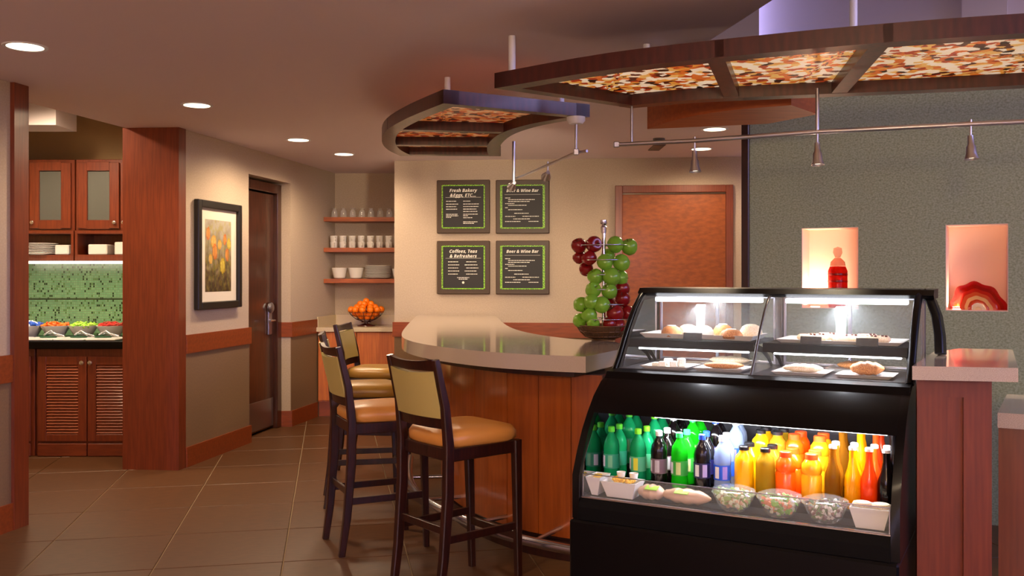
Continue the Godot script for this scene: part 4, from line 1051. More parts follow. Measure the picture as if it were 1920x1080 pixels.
# ------------------------------------------------------------------ counters right of the case
func side_counters() -> void:
	var t := thing("service_counter", "narrow speckled stone counter on a wooden pier, right of the display case", "counter")
	part(t, "countertop", MB.new().prism(PV([[1.445, 3.37], [1.79, 3.30], [2.21, 4.12], [2.01, 4.18], [1.80, 3.985]]), 1.12, 1.17).done(), M.stone)
	part(t, "body", MB.new().prism(PV([[1.505, 3.465], [1.745, 3.415], [2.08, 4.08], [1.97, 4.08]]), 0, 1.12).done(), M.wood)
	var a := Vector2(1.505, 3.465)
	var e := (Vector2(1.745, 3.415) - a).normalized()
	var o := Vector2(e.y, -e.x)
	var q := func(s0: float, s1: float) -> PackedVector2Array:
		return PackedVector2Array([a + e * s0 + o * 0.018, a + e * s1 + o * 0.018, a + e * s1, a + e * s0])
	part(t, "stile", MB.new().prism(q.call(-0.005, 0.095), 0, 1.12).done(), M.wood)
	part(t, "stile", MB.new().prism(q.call(0.155, 0.25), 0, 1.12).done(), M.wood)
	part(t, "top_board", MB.new().prism(q.call(0.095, 0.155), 1.05, 1.12).done(), M.wood)
	var l := thing("low_counter", "lower stone topped wooden counter at the right edge, beside the pier", "counter")
	part(l, "countertop", MB.new().prism(PV([[1.935, 3.72], [3.0, 3.13], [3.35, 3.72], [2.28, 4.30]]), 0.89, 0.95).done(), M.stone)
	part(l, "body", MB.new().prism(PV([[1.965, 3.77], [3.0, 3.2], [3.3, 3.7], [2.28, 4.25]]), 0, 0.89).done(), M.wood)

# ------------------------------------------------------------------ display case; local x along the front, -z into the depth
var CX: Transform3D
const CW := 1.235
const PROF := [[0.04, 0.515], [0.04, 0.69], [0.085, 0.78], [0.135, 0.86], [0.19, 0.925], [0.25, 0.985], [0.33, 1.04], [0.44, 1.078]]
const GLASS := [[0.45, 1.08], [0.505, 1.14], [0.555, 1.205], [0.615, 1.275], [0.685, 1.345], [0.755, 1.395], [0.825, 1.425]]
func cu(px: float, v: float) -> float:  # place along the case for a line of sight at depth v
	var k := (px - 960.0) / FOCAL
	return (k * (3.75 + 0.875 * v) - 0.225 - 0.485 * v) / (0.875 + 0.485 * k)
func side_prism(p: Array, x0: float, x1: float) -> ArrayMesh:  # a (v, y) outline as thick as x0..x1
	var q := PackedVector2Array()
	for a in p: q.append(Vector2(a[1], a[0]))
	return MB.new().prism(q, x0, x1, Transform3D(Basis(Vector3(0, 1, 0), Vector3(1, 0, 0), Vector3(0, 0, 1)), Vector3.ZERO)).done()
func swept(prof: Array, x: float, r: float) -> ArrayMesh:
	var p := []
	for a in prof: p.append(Vector3(x, a[1], -a[0]))
	return MB.new().tube(p, r, 8).done()
func display_case() -> void:
	CX = at3(W(0.225, 0, 3.75), atan2(-0.485, 0.875))
	var t := thing("display_case", "black refrigerated display case with curved glass top and open drinks bay", "display case", CX)
	part(t, "base", MB.new().box(Vector3(CW / 2, 0.29, -0.49), Vector3(CW, 0.45, 0.96), 0.008).box(Vector3(CW / 2, 0.035, -0.52), Vector3(CW - 0.06, 0.07, 0.86), 0.004).done(), M.black)
	var low := PROF.duplicate()
	low.append_array([[0.98, 1.078], [0.98, 0.515]])
	var full := PROF.duplicate()
	full.append_array(GLASS)
	full.append_array([[0.98, 1.43], [0.98, 0.515]])
	part(t, "end_panel", side_prism(full, 0.0, 0.03), M.black)
	part(t, "end_panel", side_prism(low, CW - 0.03, CW), M.black)
	# black bow at the right end, bulging outwards
	var bow := []
	for q in [[1.235, 0.86, 1.425], [1.266, 0.845, 1.39], [1.288, 0.825, 1.33], [1.301, 0.805, 1.25], [1.305, 0.79, 1.176]]: bow.append(Vector3(q[0], q[2], -q[1]))
	part(t, "end_bow", MB.new().bar(bow, [Vector2(0.034, 0.055)], Vector3(1, 0, 0.2)).done(), M.black)
	part(t, "mid_fascia", side_prism([[0.185, 0.925], [0.25, 0.985], [0.33, 1.04], [0.44, 1.078], [0.97, 1.078], [0.97, 1.04], [0.42, 1.03], [0.30, 0.965], [0.24, 0.925]], 0.03, CW - 0.03), M.black)
	part(t, "ledge_lip", side_prism([[0.355, 1.045], [0.385, 1.078], [0.45, 1.086], [0.45, 1.06], [0.37, 1.035]], 0.004, CW - 0.004), M.black)
	part(t, "front_sill", side_prism([[0.03, 0.515], [0.03, 0.565], [0.055, 0.597], [0.12, 0.597], [0.12, 0.515]], 0.03, CW - 0.03), M.matte_black)
	part(t, "sill_trim", bx(Vector3(CW / 2, 0.6, -0.062), Vector3(CW - 0.06, 0.008, 0.016), 0.002), M.chrome)
	part(t, "guard_glass", bx(Vector3(CW / 2, 0.648, -0.064), Vector3(CW - 0.07, 0.088, 0.004), 0.0), M.glass)
	part(t, "guard_edge", MB.new().box(Vector3(CW / 2, 0.693, -0.064), Vector3(CW - 0.07, 0.003, 0.005), 0.0).box(Vector3(0.036, 0.648, -0.064), Vector3(0.004, 0.09, 0.006), 0.0).box(Vector3(CW - 0.036, 0.648, -0.064), Vector3(0.004, 0.09, 0.006), 0.0).done(), M.steel)
	# drinks bay
	part(t, "bay_deck", MB.new().box(Vector3(CW / 2, 0.59, -0.42), Vector3(CW - 0.06, 0.02, 0.60), 0.0).box(Vector3(CW / 2, 0.615, -0.47), Vector3(CW - 0.06, 0.03, 0.50), 0.003).box(Vector3(CW / 2, 0.648, -0.57), Vector3(CW - 0.06, 0.036, 0.30), 0.003).done(), M.matte_black)
	part(t, "bay_back", bx(Vector3(CW / 2, 0.82, -0.735), Vector3(CW - 0.06, 0.45, 0.02), 0.0), M.interior)
	part(t, "bay_ceiling", bx(Vector3(CW / 2, 1.02, -0.56), Vector3(CW - 0.06, 0.02, 0.36), 0.0), M.interior)
	part(t, "side_mirror", side_prism([[0.075, 0.61], [0.085, 0.74], [0.20, 0.90], [0.26, 0.94], [0.72, 0.98], [0.72, 0.61]], 0.0305, 0.033), M.mirror)
	part(t, "bay_light", bx(Vector3(0.72, 0.920, -0.262), Vector3(0.90, 0.016, 0.02), 0.003), M.white_led)
	area(CX * facing(Vector3(0.72, 0.908, -0.265), Vector3(0, -1, -0.55)), Vector2(0.88, 0.02), Color(0.95, 0.97, 1.0), 1.0)
	# pastry cabinet
	part(t, "top_cap", side_prism([[0.775, 1.415], [0.80, 1.437], [0.99, 1.44], [0.99, 1.40], [0.80, 1.40]], -0.004, CW + 0.045), M.black)
	part(t, "deck", bx(Vector3(CW / 2, 1.083, -0.70), Vector3(CW - 0.06, 0.01, 0.50), 0.0), M.interior)
	part(t, "shelf", MB.new().box(Vector3(0.315, 1.205, -0.755), Vector3(0.565, 0.014, 0.36), 0.003).box(Vector3(0.315, 1.192, -0.582), Vector3(0.565, 0.038, 0.018), 0.003).done(), M.matte_black)
	part(t, "shelf", MB.new().box(Vector3(0.92, 1.205, -0.755), Vector3(0.57, 0.014, 0.36), 0.003).box(Vector3(0.92, 1.192, -0.582), Vector3(0.57, 0.038, 0.018), 0.003).done(), M.matte_black)
	for x in [0.325, 0.93]:
		part(t, "top_light", bx(Vector3(x, 1.385, -0.815), Vector3(0.50, 0.022, 0.04), 0.004), M.white_led)
		part(t, "shelf_light", bx(Vector3(x, 1.1685, -0.586), Vector3(0.50, 0.008, 0.012), 0.002), M.white_led)
		area(CX * facing(Vector3(x, 1.371, -0.815), Vector3(0, -1, -0.05)), Vector2(0.48, 0.04), Color(0.96, 0.97, 1.0), 0.35)
		area(CX * facing(Vector3(x, 1.163, -0.588), Vector3(0, -1, -0.3)), Vector2(0.48, 0.014), Color(0.96, 0.97, 1.0), 0.16)
	for x in [0.045, 0.60, 0.645, CW - 0.05]:
		part(t, "shelf_bracket", MB.new().bar([Vector3(x, 1.19, -0.60), Vector3(x, 1.17, -0.72), Vector3(x, 1.13, -0.82), Vector3(x, 1.09, -0.88)], [Vector2(0.008, 0.03), Vector2(0.008, 0.022), Vector2(0.008, 0.018), Vector2(0.008, 0.014)], Vector3.RIGHT).done(), M.matte_black)
	part(t, "side_mirror", side_prism([[0.50, 1.09], [0.53, 1.14], [0.62, 1.25], [0.76, 1.38], [0.95, 1.39], [0.95, 1.09]], 0.0305, 0.033), M.mirror)
	part(t, "partition", side_prism([[0.50, 1.09], [0.53, 1.14], [0.62, 1.25], [0.76, 1.38], [0.95, 1.39], [0.95, 1.09]], 0.618, 0.622), M.glass)
	for x in [[0.032, 0.612], [0.622, CW - 0.03]]:
		var rows := []
		for g in GLASS: rows.append([Vector3(x[0], g[1], -g[0]), Vector3(x[1], g[1], -g[0])])
		part(t, "curved_pane", MB.new().sheet(rows, Vector3(0, 0.6, 0.8)).done(), M.glass)
	part(t, "mullion", swept(GLASS, 0.617, 0.006), M.dark_steel)
	part(t, "side_pane", side_prism([[0.46, 1.085], [0.53, 1.16], [0.62, 1.265], [0.76, 1.385], [0.95, 1.41], [0.95, 1.085]], CW - 0.012, CW - 0.009), M.glass)
	part(t, "front_frame", swept(GLASS, CW - 0.012, 0.016), M.black)
	part(t, "front_frame", swept(GLASS, 0.014, 0.012), M.black)
	part(t, "corner_post", MB.new().box(Vector3(CW - 0.02, 1.25, -0.965), Vector3(0.035, 0.34, 0.03), 0.003).box(Vector3(0.617, 1.25, -0.965), Vector3(0.03, 0.34, 0.03), 0.003).done(), M.dark_steel)
	for x in [[0.04, 0.33], [0.32, 0.60], [0.635, 0.93], [0.92, 1.20]]:
		var d := part(t, "rear_door", bx(Vector3((x[0] + x[1]) / 2, 1.245, -0.962), Vector3(x[1] - x[0] - 0.02, 0.30, 0.004), 0.0), M.rear_glass)
		var cx: float = (x[0] + x[1]) / 2
		var hw: float = (x[1] - x[0]) / 2
		part(d, "door_frame", MB.new().box(Vector3(cx - hw + 0.006, 1.245, -0.962), Vector3(0.012, 0.32, 0.012), 0.002).box(Vector3(cx + hw - 0.006, 1.245, -0.962), Vector3(0.012, 0.32, 0.012), 0.002).box(Vector3(cx, 1.095, -0.962), Vector3(hw * 2, 0.012, 0.012), 0.002).box(Vector3(cx, 1.395, -0.962), Vector3(hw * 2, 0.012, 0.012), 0.002).done(), M.steel)

func bun_mesh(r: float, h: float) -> ArrayMesh:
	return MB.new().lathe([Vector2(0, 0), Vector2(r * 0.8, 0), Vector2(r, h * 0.25), Vector2(r * 0.97, h * 0.5), Vector2(r * 0.75, h * 0.82), Vector2(r * 0.4, h * 0.97), Vector2(0, h)], 24).done()
func tray_mesh(w: float, d: float, h: float) -> ArrayMesh:
	var secs := []
	for q in [[0.0, -0.02], [h, 0.0], [h, -0.006], [0.006, -0.026]]:
		var x: float = w / 2 + q[1]
		var z: float = d / 2 + q[1]
		secs.append([Vector3(-x, q[0], -z), Vector3(x, q[0], -z), Vector3(x, q[0], z), Vector3(-x, q[0], z)])
	var m := MB.new()
	m.group(-1)
	for i in 3:
		for k in 4:
			var k2 := (k + 1) % 4
			var mid: Vector3 = (secs[i][k] + secs[i][k2]) / 2
			var out := Vector3(mid.x, 0, mid.z) * (1.0 if i == 0 else -1.0)
			if i == 1: out = Vector3.UP
			m.quad(secs[i][k], secs[i][k2], secs[i + 1][k2], secs[i + 1][k], out)
	m.quad(secs[0][0], secs[0][1], secs[0][2], secs[0][3], Vector3.DOWN)
	m.quad(secs[3][0], secs[3][1], secs[3][2], secs[3][3], Vector3.UP)
	return m.done()
func inc(u: float, y: float, v: float, turn := 0.0) -> Transform3D: return CX * at3(Vector3(u, y, -v), turn)

func case_food() -> void:
	var crust := tri_mat(noise_tex(91, 0.04, [Color(0.55, 0.30, 0.13), Color(0.76, 0.48, 0.24), Color(0.88, 0.68, 0.42)], [0.2, 0.5, 0.85]), Vector3(8, 8, 8), 0.6)
	var pale := tri_mat(noise_tex(92, 0.05, [Color(0.80, 0.62, 0.40), Color(0.92, 0.84, 0.70), Color(0.97, 0.94, 0.88)], [0.15, 0.45, 0.8]), Vector3(8, 8, 8), 0.7)
	var sugar := tri_mat(noise_tex(93, 0.05, [Color(0.80, 0.76, 0.62), Color(0.94, 0.93, 0.87), Color(0.98, 0.98, 0.95)], [0.1, 0.4, 0.8]), Vector3(8, 8, 8), 0.8)
	var sy := 1.2125
	# shelf, left half
	single("pastry_tray", "white tray of sweet buns on the upper left shelf of the case", "tray", tray_mesh(0.52, 0.26, 0.022), M.ceramic, inc(0.325, sy, 0.75))
	var buns := [[0.20, 0.67, 0.047, 0.05, "glazed", "glazed brown bun at the left front of the bun tray"], [0.345, 0.67, 0.05, 0.055, "sugar", "sugar dusted white bun in the middle of the bun tray"], [0.475, 0.665, 0.05, 0.042, "glazed", "glazed bun with white icing at the right front of the tray"], [0.40, 0.80, 0.045, 0.055, "glazed", "brown bun behind the sugared one"], [0.53, 0.79, 0.05, 0.06, "pale", "pale flaky bun at the right rear of the bun tray"], [0.23, 0.81, 0.045, 0.05, "pale", "pale bun at the left rear of the bun tray"]]
	for b in buns:
		var m: Material = crust if b[4] == "glazed" else (sugar if b[4] == "sugar" else pale)
		var o := single("sweet_bun", b[5], "bun", bun_mesh(b[2], b[3]), m, inc(b[0], sy + 0.0068, b[1]), "buns on the upper left tray")
		if b[4] == "glazed": part(o, "icing", MB.new().lathe([Vector2(0, b[3] * 0.93), Vector2(b[2] * 0.45, b[3] * 0.93), Vector2(b[2] * 0.42, b[3] * 1.02), Vector2(0, b[3] * 1.06)], 16).done(), sugar)
	# shelf, right half
	single("pastry_tray", "white tray of biscotti on the upper right shelf of the case", "tray", tray_mesh(0.50, 0.28, 0.015), M.ceramic, inc(0.93, sy, 0.75))
	var bm := MB.new().box(Vector3(0, 0.015, 0), Vector3(0.09, 0.03, 0.034), 0.011).done()
	var k := 0
	for q in [[0.80, 0.68, 0.3], [0.83, 0.72, 0.1], [0.93, 0.68, 0.9], [0.96, 0.72, 0.2], [1.04, 0.69, 0.5], [1.08, 0.71, 0.2], [0.86, 0.80, 0.0], [1.02, 0.80, 0.4]]:
		var o := single("biscotti", "nut biscotti, %s on the upper right tray" % ["leftmost in front", "second in front", "third in front", "fourth in front", "fifth in front", "rightmost in front", "left of the rear two", "right of the rear two"][k], "biscuit", bm, pale, inc(q[0], sy + 0.0068, q[1], q[2]), "biscotti on the upper right tray")
		var nm := MB.new()
		for j in 5: nm.box(Vector3(-0.03 + j * 0.014, 0.0235, sin(j * 5.0) * 0.008), Vector3(0.010, 0.016, 0.009), 0.001)
		part(o, "nut_pieces", nm.done(), mat(Color(0.35, 0.12, 0.06), 0.6)).set_meta("kind", "stuff")
		k += 1
	k = 0
	for c in [[0.325, 0.585], [0.83, 0.585], [1.05, 0.585]]:
		single("price_card", ["black label card in front of the buns", "black label card at the left of the biscotti", "black label card at the right of the biscotti"][k], "label card", MB.new().box(Vector3(0, 0.018, 0), Vector3(0.085, 0.034, 0.003), 0.001, Transform3D(Basis(Vector3.RIGHT, -0.25), Vector3.ZERO)).done(), mat(Color(0.09, 0.09, 0.12), 0.4), inc(c[0], sy - 0.002, c[1]), "black label cards")
		k += 1
	# deck
	var dy := 1.0885
	var plate := tray_mesh(0.22, 0.19, 0.014)
	var pl := [[0.235, 0.56, "white square plate of cheese blocks, left on the case deck"], [0.47, 0.57, "white square plate with a flat pastry, beside the middle glass joint"], [0.43, 0.80, "white square plate with a pale roll at the left rear of the deck"], [0.80, 0.58, "white square plate with croissant, right of the middle glass joint"], [1.05, 0.59, "white square plate with a sandwich at the right end"], [0.97, 0.82, "white square plate with a flat bread at the right rear"]]
	for p in pl: single("square_plate", p[2], "plate", plate, M.ceramic, inc(p[0], dy, p[1]), "plates on the deck of the case")
	k = 0
	for c in [[0.17, 0.55, 0.015], [0.205, 0.535, 0.022], [0.25, 0.55, 0.024], [0.28, 0.57, 0.036], [0.21, 0.60, 0.03]]:
		single("cheese_block", "white cheese block, %s on the left plate" % ["flat one at the left end", "second from the left", "third from the left", "tallest", "rear one"][k], "cheese", bx(Vector3(0, c[2] / 2, 0), Vector3(0.032, c[2], 0.03), 0.003), sugar, inc(c[0], dy + 0.0068, c[1], 0.2 * k), "cheese blocks on the left plate")
		k += 1
	var roll := func(w: float, h: float, d: float) -> ArrayMesh:
		var secs := []
		for i in 13:
			var f := i / 12.0 * 2.0 - 1.0
			var s := sqrt(maxf(0.02, 1.0 - f * f)) * (1.0 + 0.10 * sin(i * 2.2))
			var ring := []
			for j in 14:
				var a := TAU * j / 14
				ring.append(Vector3(f * w / 2, maxf(0.0, h / 2 + sin(a) * h / 2 * s), cos(a) * d / 2 * s))
			secs.append(ring)
		return MB.new().loft(secs).done()
	var rolls := [[0.47, 0.57, 0.17, 0.03, 0.10, crust, "flat brown pastry on the plate by the glass joint"], [0.43, 0.80, 0.18, 0.035, 0.09, pale, "pale roll on the left rear plate"], [0.80, 0.58, 0.16, 0.035, 0.09, pale, "pale croissant on the plate right of the glass joint"], [1.05, 0.59, 0.13, 0.055, 0.10, crust, "thick filled sandwich on the right plate"], [0.97, 0.82, 0.15, 0.035, 0.10, crust, "brown flat bread on the right rear plate"]]
	for r in rolls: single("pastry", r[6], "pastry", roll.call(r[2], r[3], r[4]), r[5], inc(r[0], dy + 0.0068, r[1], 0.15), "pastries on the deck")
	# front row of the drinks bay
	var fy := 0.6005
	var fv := 0.145
	var w0 := cu(1168, fv)
	var wb := tray_mesh(0.15, 0.11, 0.065)
	single("food_bowl", "white rectangular bowl of yellow food at the left front of the drinks bay", "bowl", wb, M.ceramic, inc(w0, fy, fv))
	var w2 := 0.068
	var pb := thing("food_bowl", "white bowl of yellow food half cut off by the left edge of the drinks bay", "bowl", inc(w2, fy, fv))
	part(pb, "bowl", tray_mesh(0.066, 0.11, 0.075), M.ceramic)
	part(pb, "yellow_food", MB.new().lathe([Vector2(0, 0.06), Vector2(0.024, 0.062), Vector2(0.016, 0.078), Vector2(0, 0.08)], 14).done(), mat(Color(0.88, 0.70, 0.22), 0.5))
	var yl := MB.new()
	for j in 40: yl.box(Vector3.ZERO, Vector3(0.016, 0.012, 0.012), 0.003, Transform3D(Basis.from_euler(Vector3(j, j * 2.0, j * 0.7)), Vector3(rng.randf_range(-0.045, 0.045), 0.058 + rng.randf() * 0.012, rng.randf_range(-0.03, 0.03))))
	var yf := single("yellow_salad", "yellow diced food heaped in the white rectangular bowl", "food", yl.done(), mat(Color(0.90, 0.68, 0.12), 0.5), inc(w0, fy, fv))
	yf.set_meta("kind", "stuff")
	k = 0
	for x in [-0.02, 0.035]:
		single("dip_cup", ["small white dip cup at the left rear of the yellow food", "small white dip cup at the right rear of the yellow food"][k], "cup", MB.new().lathe([Vector2(0, 0), Vector2(0.014, 0), Vector2(0.019, 0.03), Vector2(0.016, 0.03), Vector2(0.012, 0.006), Vector2(0, 0.006)], 14).done(), M.ceramic, inc(w0 + x, fy + 0.062, fv + 0.03), "dip cups")
		k += 1
	var wrapm := mat(Color(0.80, 0.66, 0.56), 0.25)
	var s1 := single("wrapped_sandwich", "short plastic wrapped sandwich with green label, left of the baguette", "sandwich", roll.call(0.115, 0.062, 0.075), wrapm, inc(cu(1222, fv), fy, fv))
	part(s1, "sticker", MB.new().box(Vector3(0.01, 0.058, 0.012), Vector3(0.05, 0.003, 0.035), 0.0, Transform3D(Basis(Vector3.RIGHT, 0.25), Vector3.ZERO)).done(), mat(Color(0.62, 0.80, 0.20), 0.5))
	var s2 := single("wrapped_sandwich", "long plastic wrapped baguette with green label, left of the salads", "sandwich", roll.call(0.20, 0.06, 0.07), wrapm, inc(cu(1287, fv), fy, fv))
	part(s2, "sticker", MB.new().box(Vector3(-0.01, 0.056, 0.012), Vector3(0.055, 0.003, 0.035), 0.0, Transform3D(Basis(Vector3.RIGHT, 0.25), Vector3.ZERO)).done(), mat(Color(0.62, 0.80, 0.20), 0.5))
	var clear := pane(0.12, Color(0.9, 0.95, 0.93))
	var bl := MB.new().lathe([Vector2(0, 0.002), Vector2(0.04, 0), Vector2(0.055, 0.012), Vector2(0.078, 0.06), Vector2(0.083, 0.066), Vector2(0.078, 0.070)], 28).done()
	var lid := MB.new().lathe([Vector2(0.082, 0.067), Vector2(0.078, 0.078), Vector2(0.05, 0.088), Vector2(0, 0.091)], 28).done()
	var tones := [[Color(0.60, 0.70, 0.36), Color(0.88, 0.88, 0.74), Color(0.80, 0.62, 0.46)], [Color(0.50, 0.70, 0.22), Color(0.88, 0.86, 0.76), Color(0.86, 0.50, 0.30)], [Color(0.40, 0.48, 0.24), Color(0.86, 0.82, 0.76), Color(0.48, 0.32, 0.28)]]
	var sl := ["clear plastic bowl of pale green salad, leftmost of the three salads", "clear plastic bowl of salad with lettuce and orange pieces, middle of the three", "clear plastic bowl of dark leafy salad, rightmost of the three salads"]
	for i in 3:
		var t := thing("salad_container", sl[i], "salad", inc(cu([1376, 1462, 1548][i], fv), fy, fv) * Transform3D(Basis.from_scale(Vector3.ONE * 1.02), Vector3.ZERO), "packed salads at the front of the drinks bay")
		part(t, "bowl", bl, clear)
		part(t, "lid", lid, clear)
		for c in 3:
			var m := MB.new()
			for j in 60:
				var hgt := rng.randf()
				var rr := sqrt(rng.randf()) * lerpf(0.045, 0.070, hgt)
				var a := rng.randf() * TAU
				m.box(Vector3.ZERO, Vector3(0.026, 0.004, 0.018) if c == 0 else Vector3(0.016, 0.010, 0.012), 0.002, Transform3D(Basis.from_euler(Vector3(rng.randf() * 6, rng.randf() * 6, rng.randf() * 6)), Vector3(cos(a) * rr, 0.016 + hgt * 0.052, sin(a) * rr)))
			part(t, "salad_pieces", m.done(), mat(tones[i][c], 0.5)).set_meta("kind", "stuff")
	var cb := thing("food_bowl", "white square bowl of round crackers at the right front of the drinks bay", "bowl", inc(cu(1634, fv), fy, fv))
	part(cb, "bowl", tray_mesh(0.135, 0.11, 0.075), M.ceramic)
	k = 0
	for x in [-0.03, 0.032]:
		single("cracker", ["round pale cracker, left one in the white bowl", "round pale cracker, right one in the white bowl"][k], "cracker", MB.new().lathe([Vector2(0, 0), Vector2(0.03, 0.0), Vector2(0.032, 0.008), Vector2(0.028, 0.014), Vector2(0, 0.016)], 18).done(), pale, inc(cu(1634, fv) + x, fy + 0.072, fv + 0.0), "crackers in the white bowl")
		k += 1

# ------------------------------------------------------------------ bottles
func case_drinks() -> void:
	var soda := [Vector2(0, 0.004), Vector2(0.018, 0), Vector2(0.031, 0.006), Vector2(0.034, 0.022), Vector2(0.032, 0.05), Vector2(0.0325, 0.075), Vector2(0.0335, 0.12), Vector2(0.034, 0.145), Vector2(0.030, 0.168), Vector2(0.018, 0.190), Vector2(0.0125, 0.20), Vector2(0.0125, 0.212), Vector2(0, 0.212)]
	var square := [Vector2(0, 0), Vector2(0.036, 0), Vector2(0.037, 0.006), Vector2(0.037, 0.135), Vector2(0.033, 0.155), Vector2(0.02, 0.17), Vector2(0.018, 0.186), Vector2(0, 0.186)]
	var jug := [Vector2(0, 0), Vector2(0.036, 0), Vector2(0.038, 0.008), Vector2(0.038, 0.105), Vector2(0.034, 0.112), Vector2(0.038, 0.12), Vector2(0.036, 0.148), Vector2(0.025, 0.165), Vector2(0.021, 0.172), Vector2(0, 0.172)]
	var neck := [Vector2(0, 0), Vector2(0.028, 0), Vector2(0.030, 0.006), Vector2(0.030, 0.10), Vector2(0.028, 0.12), Vector2(0.018, 0.15), Vector2(0.0125, 0.18), Vector2(0.0125, 0.222), Vector2(0, 0.222)]
	var prof := {"soda": soda, "square": square, "jug": jug, "neck": neck}
	var capd := {"soda": [0.0145, 0.212, 0.016], "square": [0.0205, 0.186, 0.010], "jug": [0.024, 0.172, 0.018], "neck": [0.0145, 0.222, 0.008]}
	var labd := {"soda": [0.0335, 0.055, 0.115], "square": [], "jug": [], "neck": []}
	var meshes := {}
	for kd in prof:
		var c: Array = capd[kd]
		meshes[kd] = [MB.new().lathe(prof[kd], 20).done(), MB.new().lathe([Vector2(0, c[1] - 0.006), Vector2(c[0], c[1] - 0.006), Vector2(c[0], c[1] + c[2] - 0.003), Vector2(c[0] - 0.003, c[1] + c[2]), Vector2(0, c[1] + c[2])], 16).done()]
	var labm := MB.new().lathe([Vector2(0.0338, 0.055), Vector2(0.0340, 0.085), Vector2(0.0346, 0.115)], 24).done()
	var patch := func(rad: float, a0: float, a1: float, y0: float, y1: float) -> ArrayMesh:
		var rows := []
		for y in [y0, y1]:
			var row := []
			for i in 7:
				var a := lerpf(a0, a1, i / 6.0)
				row.append(Vector3(sin(a) * rad, y, cos(a) * rad))
			rows.append(row)
		return MB.new().sheet(rows, Vector3(sin((a0 + a1) / 2), 0, cos((a0 + a1) / 2))).done()
	var pA: ArrayMesh = patch.call(0.0352, -0.9, -0.35, 0.062, 0.108)
	var pB: ArrayMesh = patch.call(0.0352, 0.05, 0.6, 0.06, 0.11)
	# columns: [line of sight lower row, upper row, kind, body, cap, label, patch, words]
	var teal := liquid(Color(0.10, 0.66, 0.40), 0.6)
	var lime := liquid(Color(0.10, 0.80, 0.10), 0.6)
	var cola := mat(Color(0.05, 0.03, 0.035), 0.12)
	var water := liquid(Color(0.75, 0.84, 0.98), 0.35)
	var tea := liquid(Color(0.78, 0.62, 0.14), 0.5)
	var amber := liquid(Color(0.62, 0.40, 0.08), 0.5)
	var cols := [
		[1147, 1170, "soda", teal, Color(0.30, 0.75, 0.15), Color(0.16, 0.55, 0.42), Color(0.40, 0.66, 0.50), "teal soda bottle at the far left"],
		[1198, 1228, "soda", teal, Color(0.45, 0.85, 0.15), Color(0.30, 0.66, 0.48), Color(0.80, 0.80, 0.20), "teal green soda bottle with lime cap"],
		[1237, 1264, "soda", cola, Color(0.90, 0.90, 0.92), Color(0.42, 0.34, 0.38), Color(0.70, 0.68, 0.70), "dark cola bottle with white cap"],
		[1275, 1300, "soda", lime, Color(0.20, 0.80, 0.40), Color(0.22, 0.62, 0.24), Color(0.75, 0.80, 0.55), "bright green soda bottle with green cap"],
		[1315, 1340, "soda", cola, Color(0.12, 0.25, 0.70), Color(0.13, 0.11, 0.30), Color(0.72, 0.66, 0.86), "dark soda bottle with blue cap"],
		[1353, 1378, "soda", water, Color(0.93, 0.93, 0.93), Color(0.10, 0.34, 0.85), Color(0.62, 0.52, 0.86), "clear water bottle with blue label"],
		[1395, 1427, "square", mat(Color(0.98, 0.70, 0.03), 0.2), Color(0.06, 0.05, 0.06), null, null, "yellow orange juice bottle with black cap"],
		[1437, 1460, "square", tea, Color(0.06, 0.05, 0.06), null, null, "clear pale tea bottle with black cap"],
		[1475, 1492, "jug", mat(Color(1.0, 0.36, 0.03), 0.2), Color(0.98, 0.30, 0.06), null, null, "bright orange juice jug with orange cap"],
		[1521, 1537, "jug", mat(Color(0.98, 0.66, 0.08), 0.2), Color(0.98, 0.38, 0.12), null, null, "golden juice jug with orange cap"],
		[1561, 1578, "neck", amber, Color(0.88, 0.88, 0.86), null, null, "amber glass bottle with white cap"],
		[1597, 1612, "neck", mat(Color(0.98, 0.64, 0.02), 0.15), Color(0.90, 0.88, 0.82), null, null, "yellow glass long-neck bottle with pale cap"],
		[1632, 1645, "neck", mat(Color(0.96, 0.26, 0.05), 0.15), Color(0.93, 0.85, 0.80), null, null, "red orange glass long-neck bottle"],
		[1660, 1673, "neck", cola, Color(0.80, 0.78, 0.80), null, null, "dark cola glass long-neck bottle"]]
	var lid_m := {}
	for c in cols:
		var capm := mat(c[4], 0.35)
		var lm: Material = mat(c[5], 0.4) if c[5] != null else null
		var pm: Material = mat(c[6], 0.4) if c[6] != null else null
		for row in 4:
			var v: float = [0.27, 0.352, 0.47, 0.552][row]
			var u: float = cu(c[0], 0.27) + (0.0 if row < 2 else cu(c[1], 0.47) - cu(c[0], 0.27)) + 0.004 * sin(row * 3.0 + c[0])
			u = clampf(u, 0.074, 1.168)
			var y: float = 0.6305 if row < 2 else 0.6665
			var where: String = ["in the front row", "in the second row", "in the third row", "in the last row"][row]
			var t := thing("drink_bottle", "%s, %s of the drinks bay" % [c[7], where], "bottle", inc(u, y, v, 0.3 * sin(c[0] + row)), "bottles in the drinks bay")
			part(t, "bottle_body", meshes[c[2]][0], c[3])
			part(t, "cap", meshes[c[2]][1], capm)
			if lm:
				var lb := part(t, "label_wrap", labm, lm)
				part(lb, "label_print", pA, M.pearl)
				part(lb, "label_print", pB, pm)

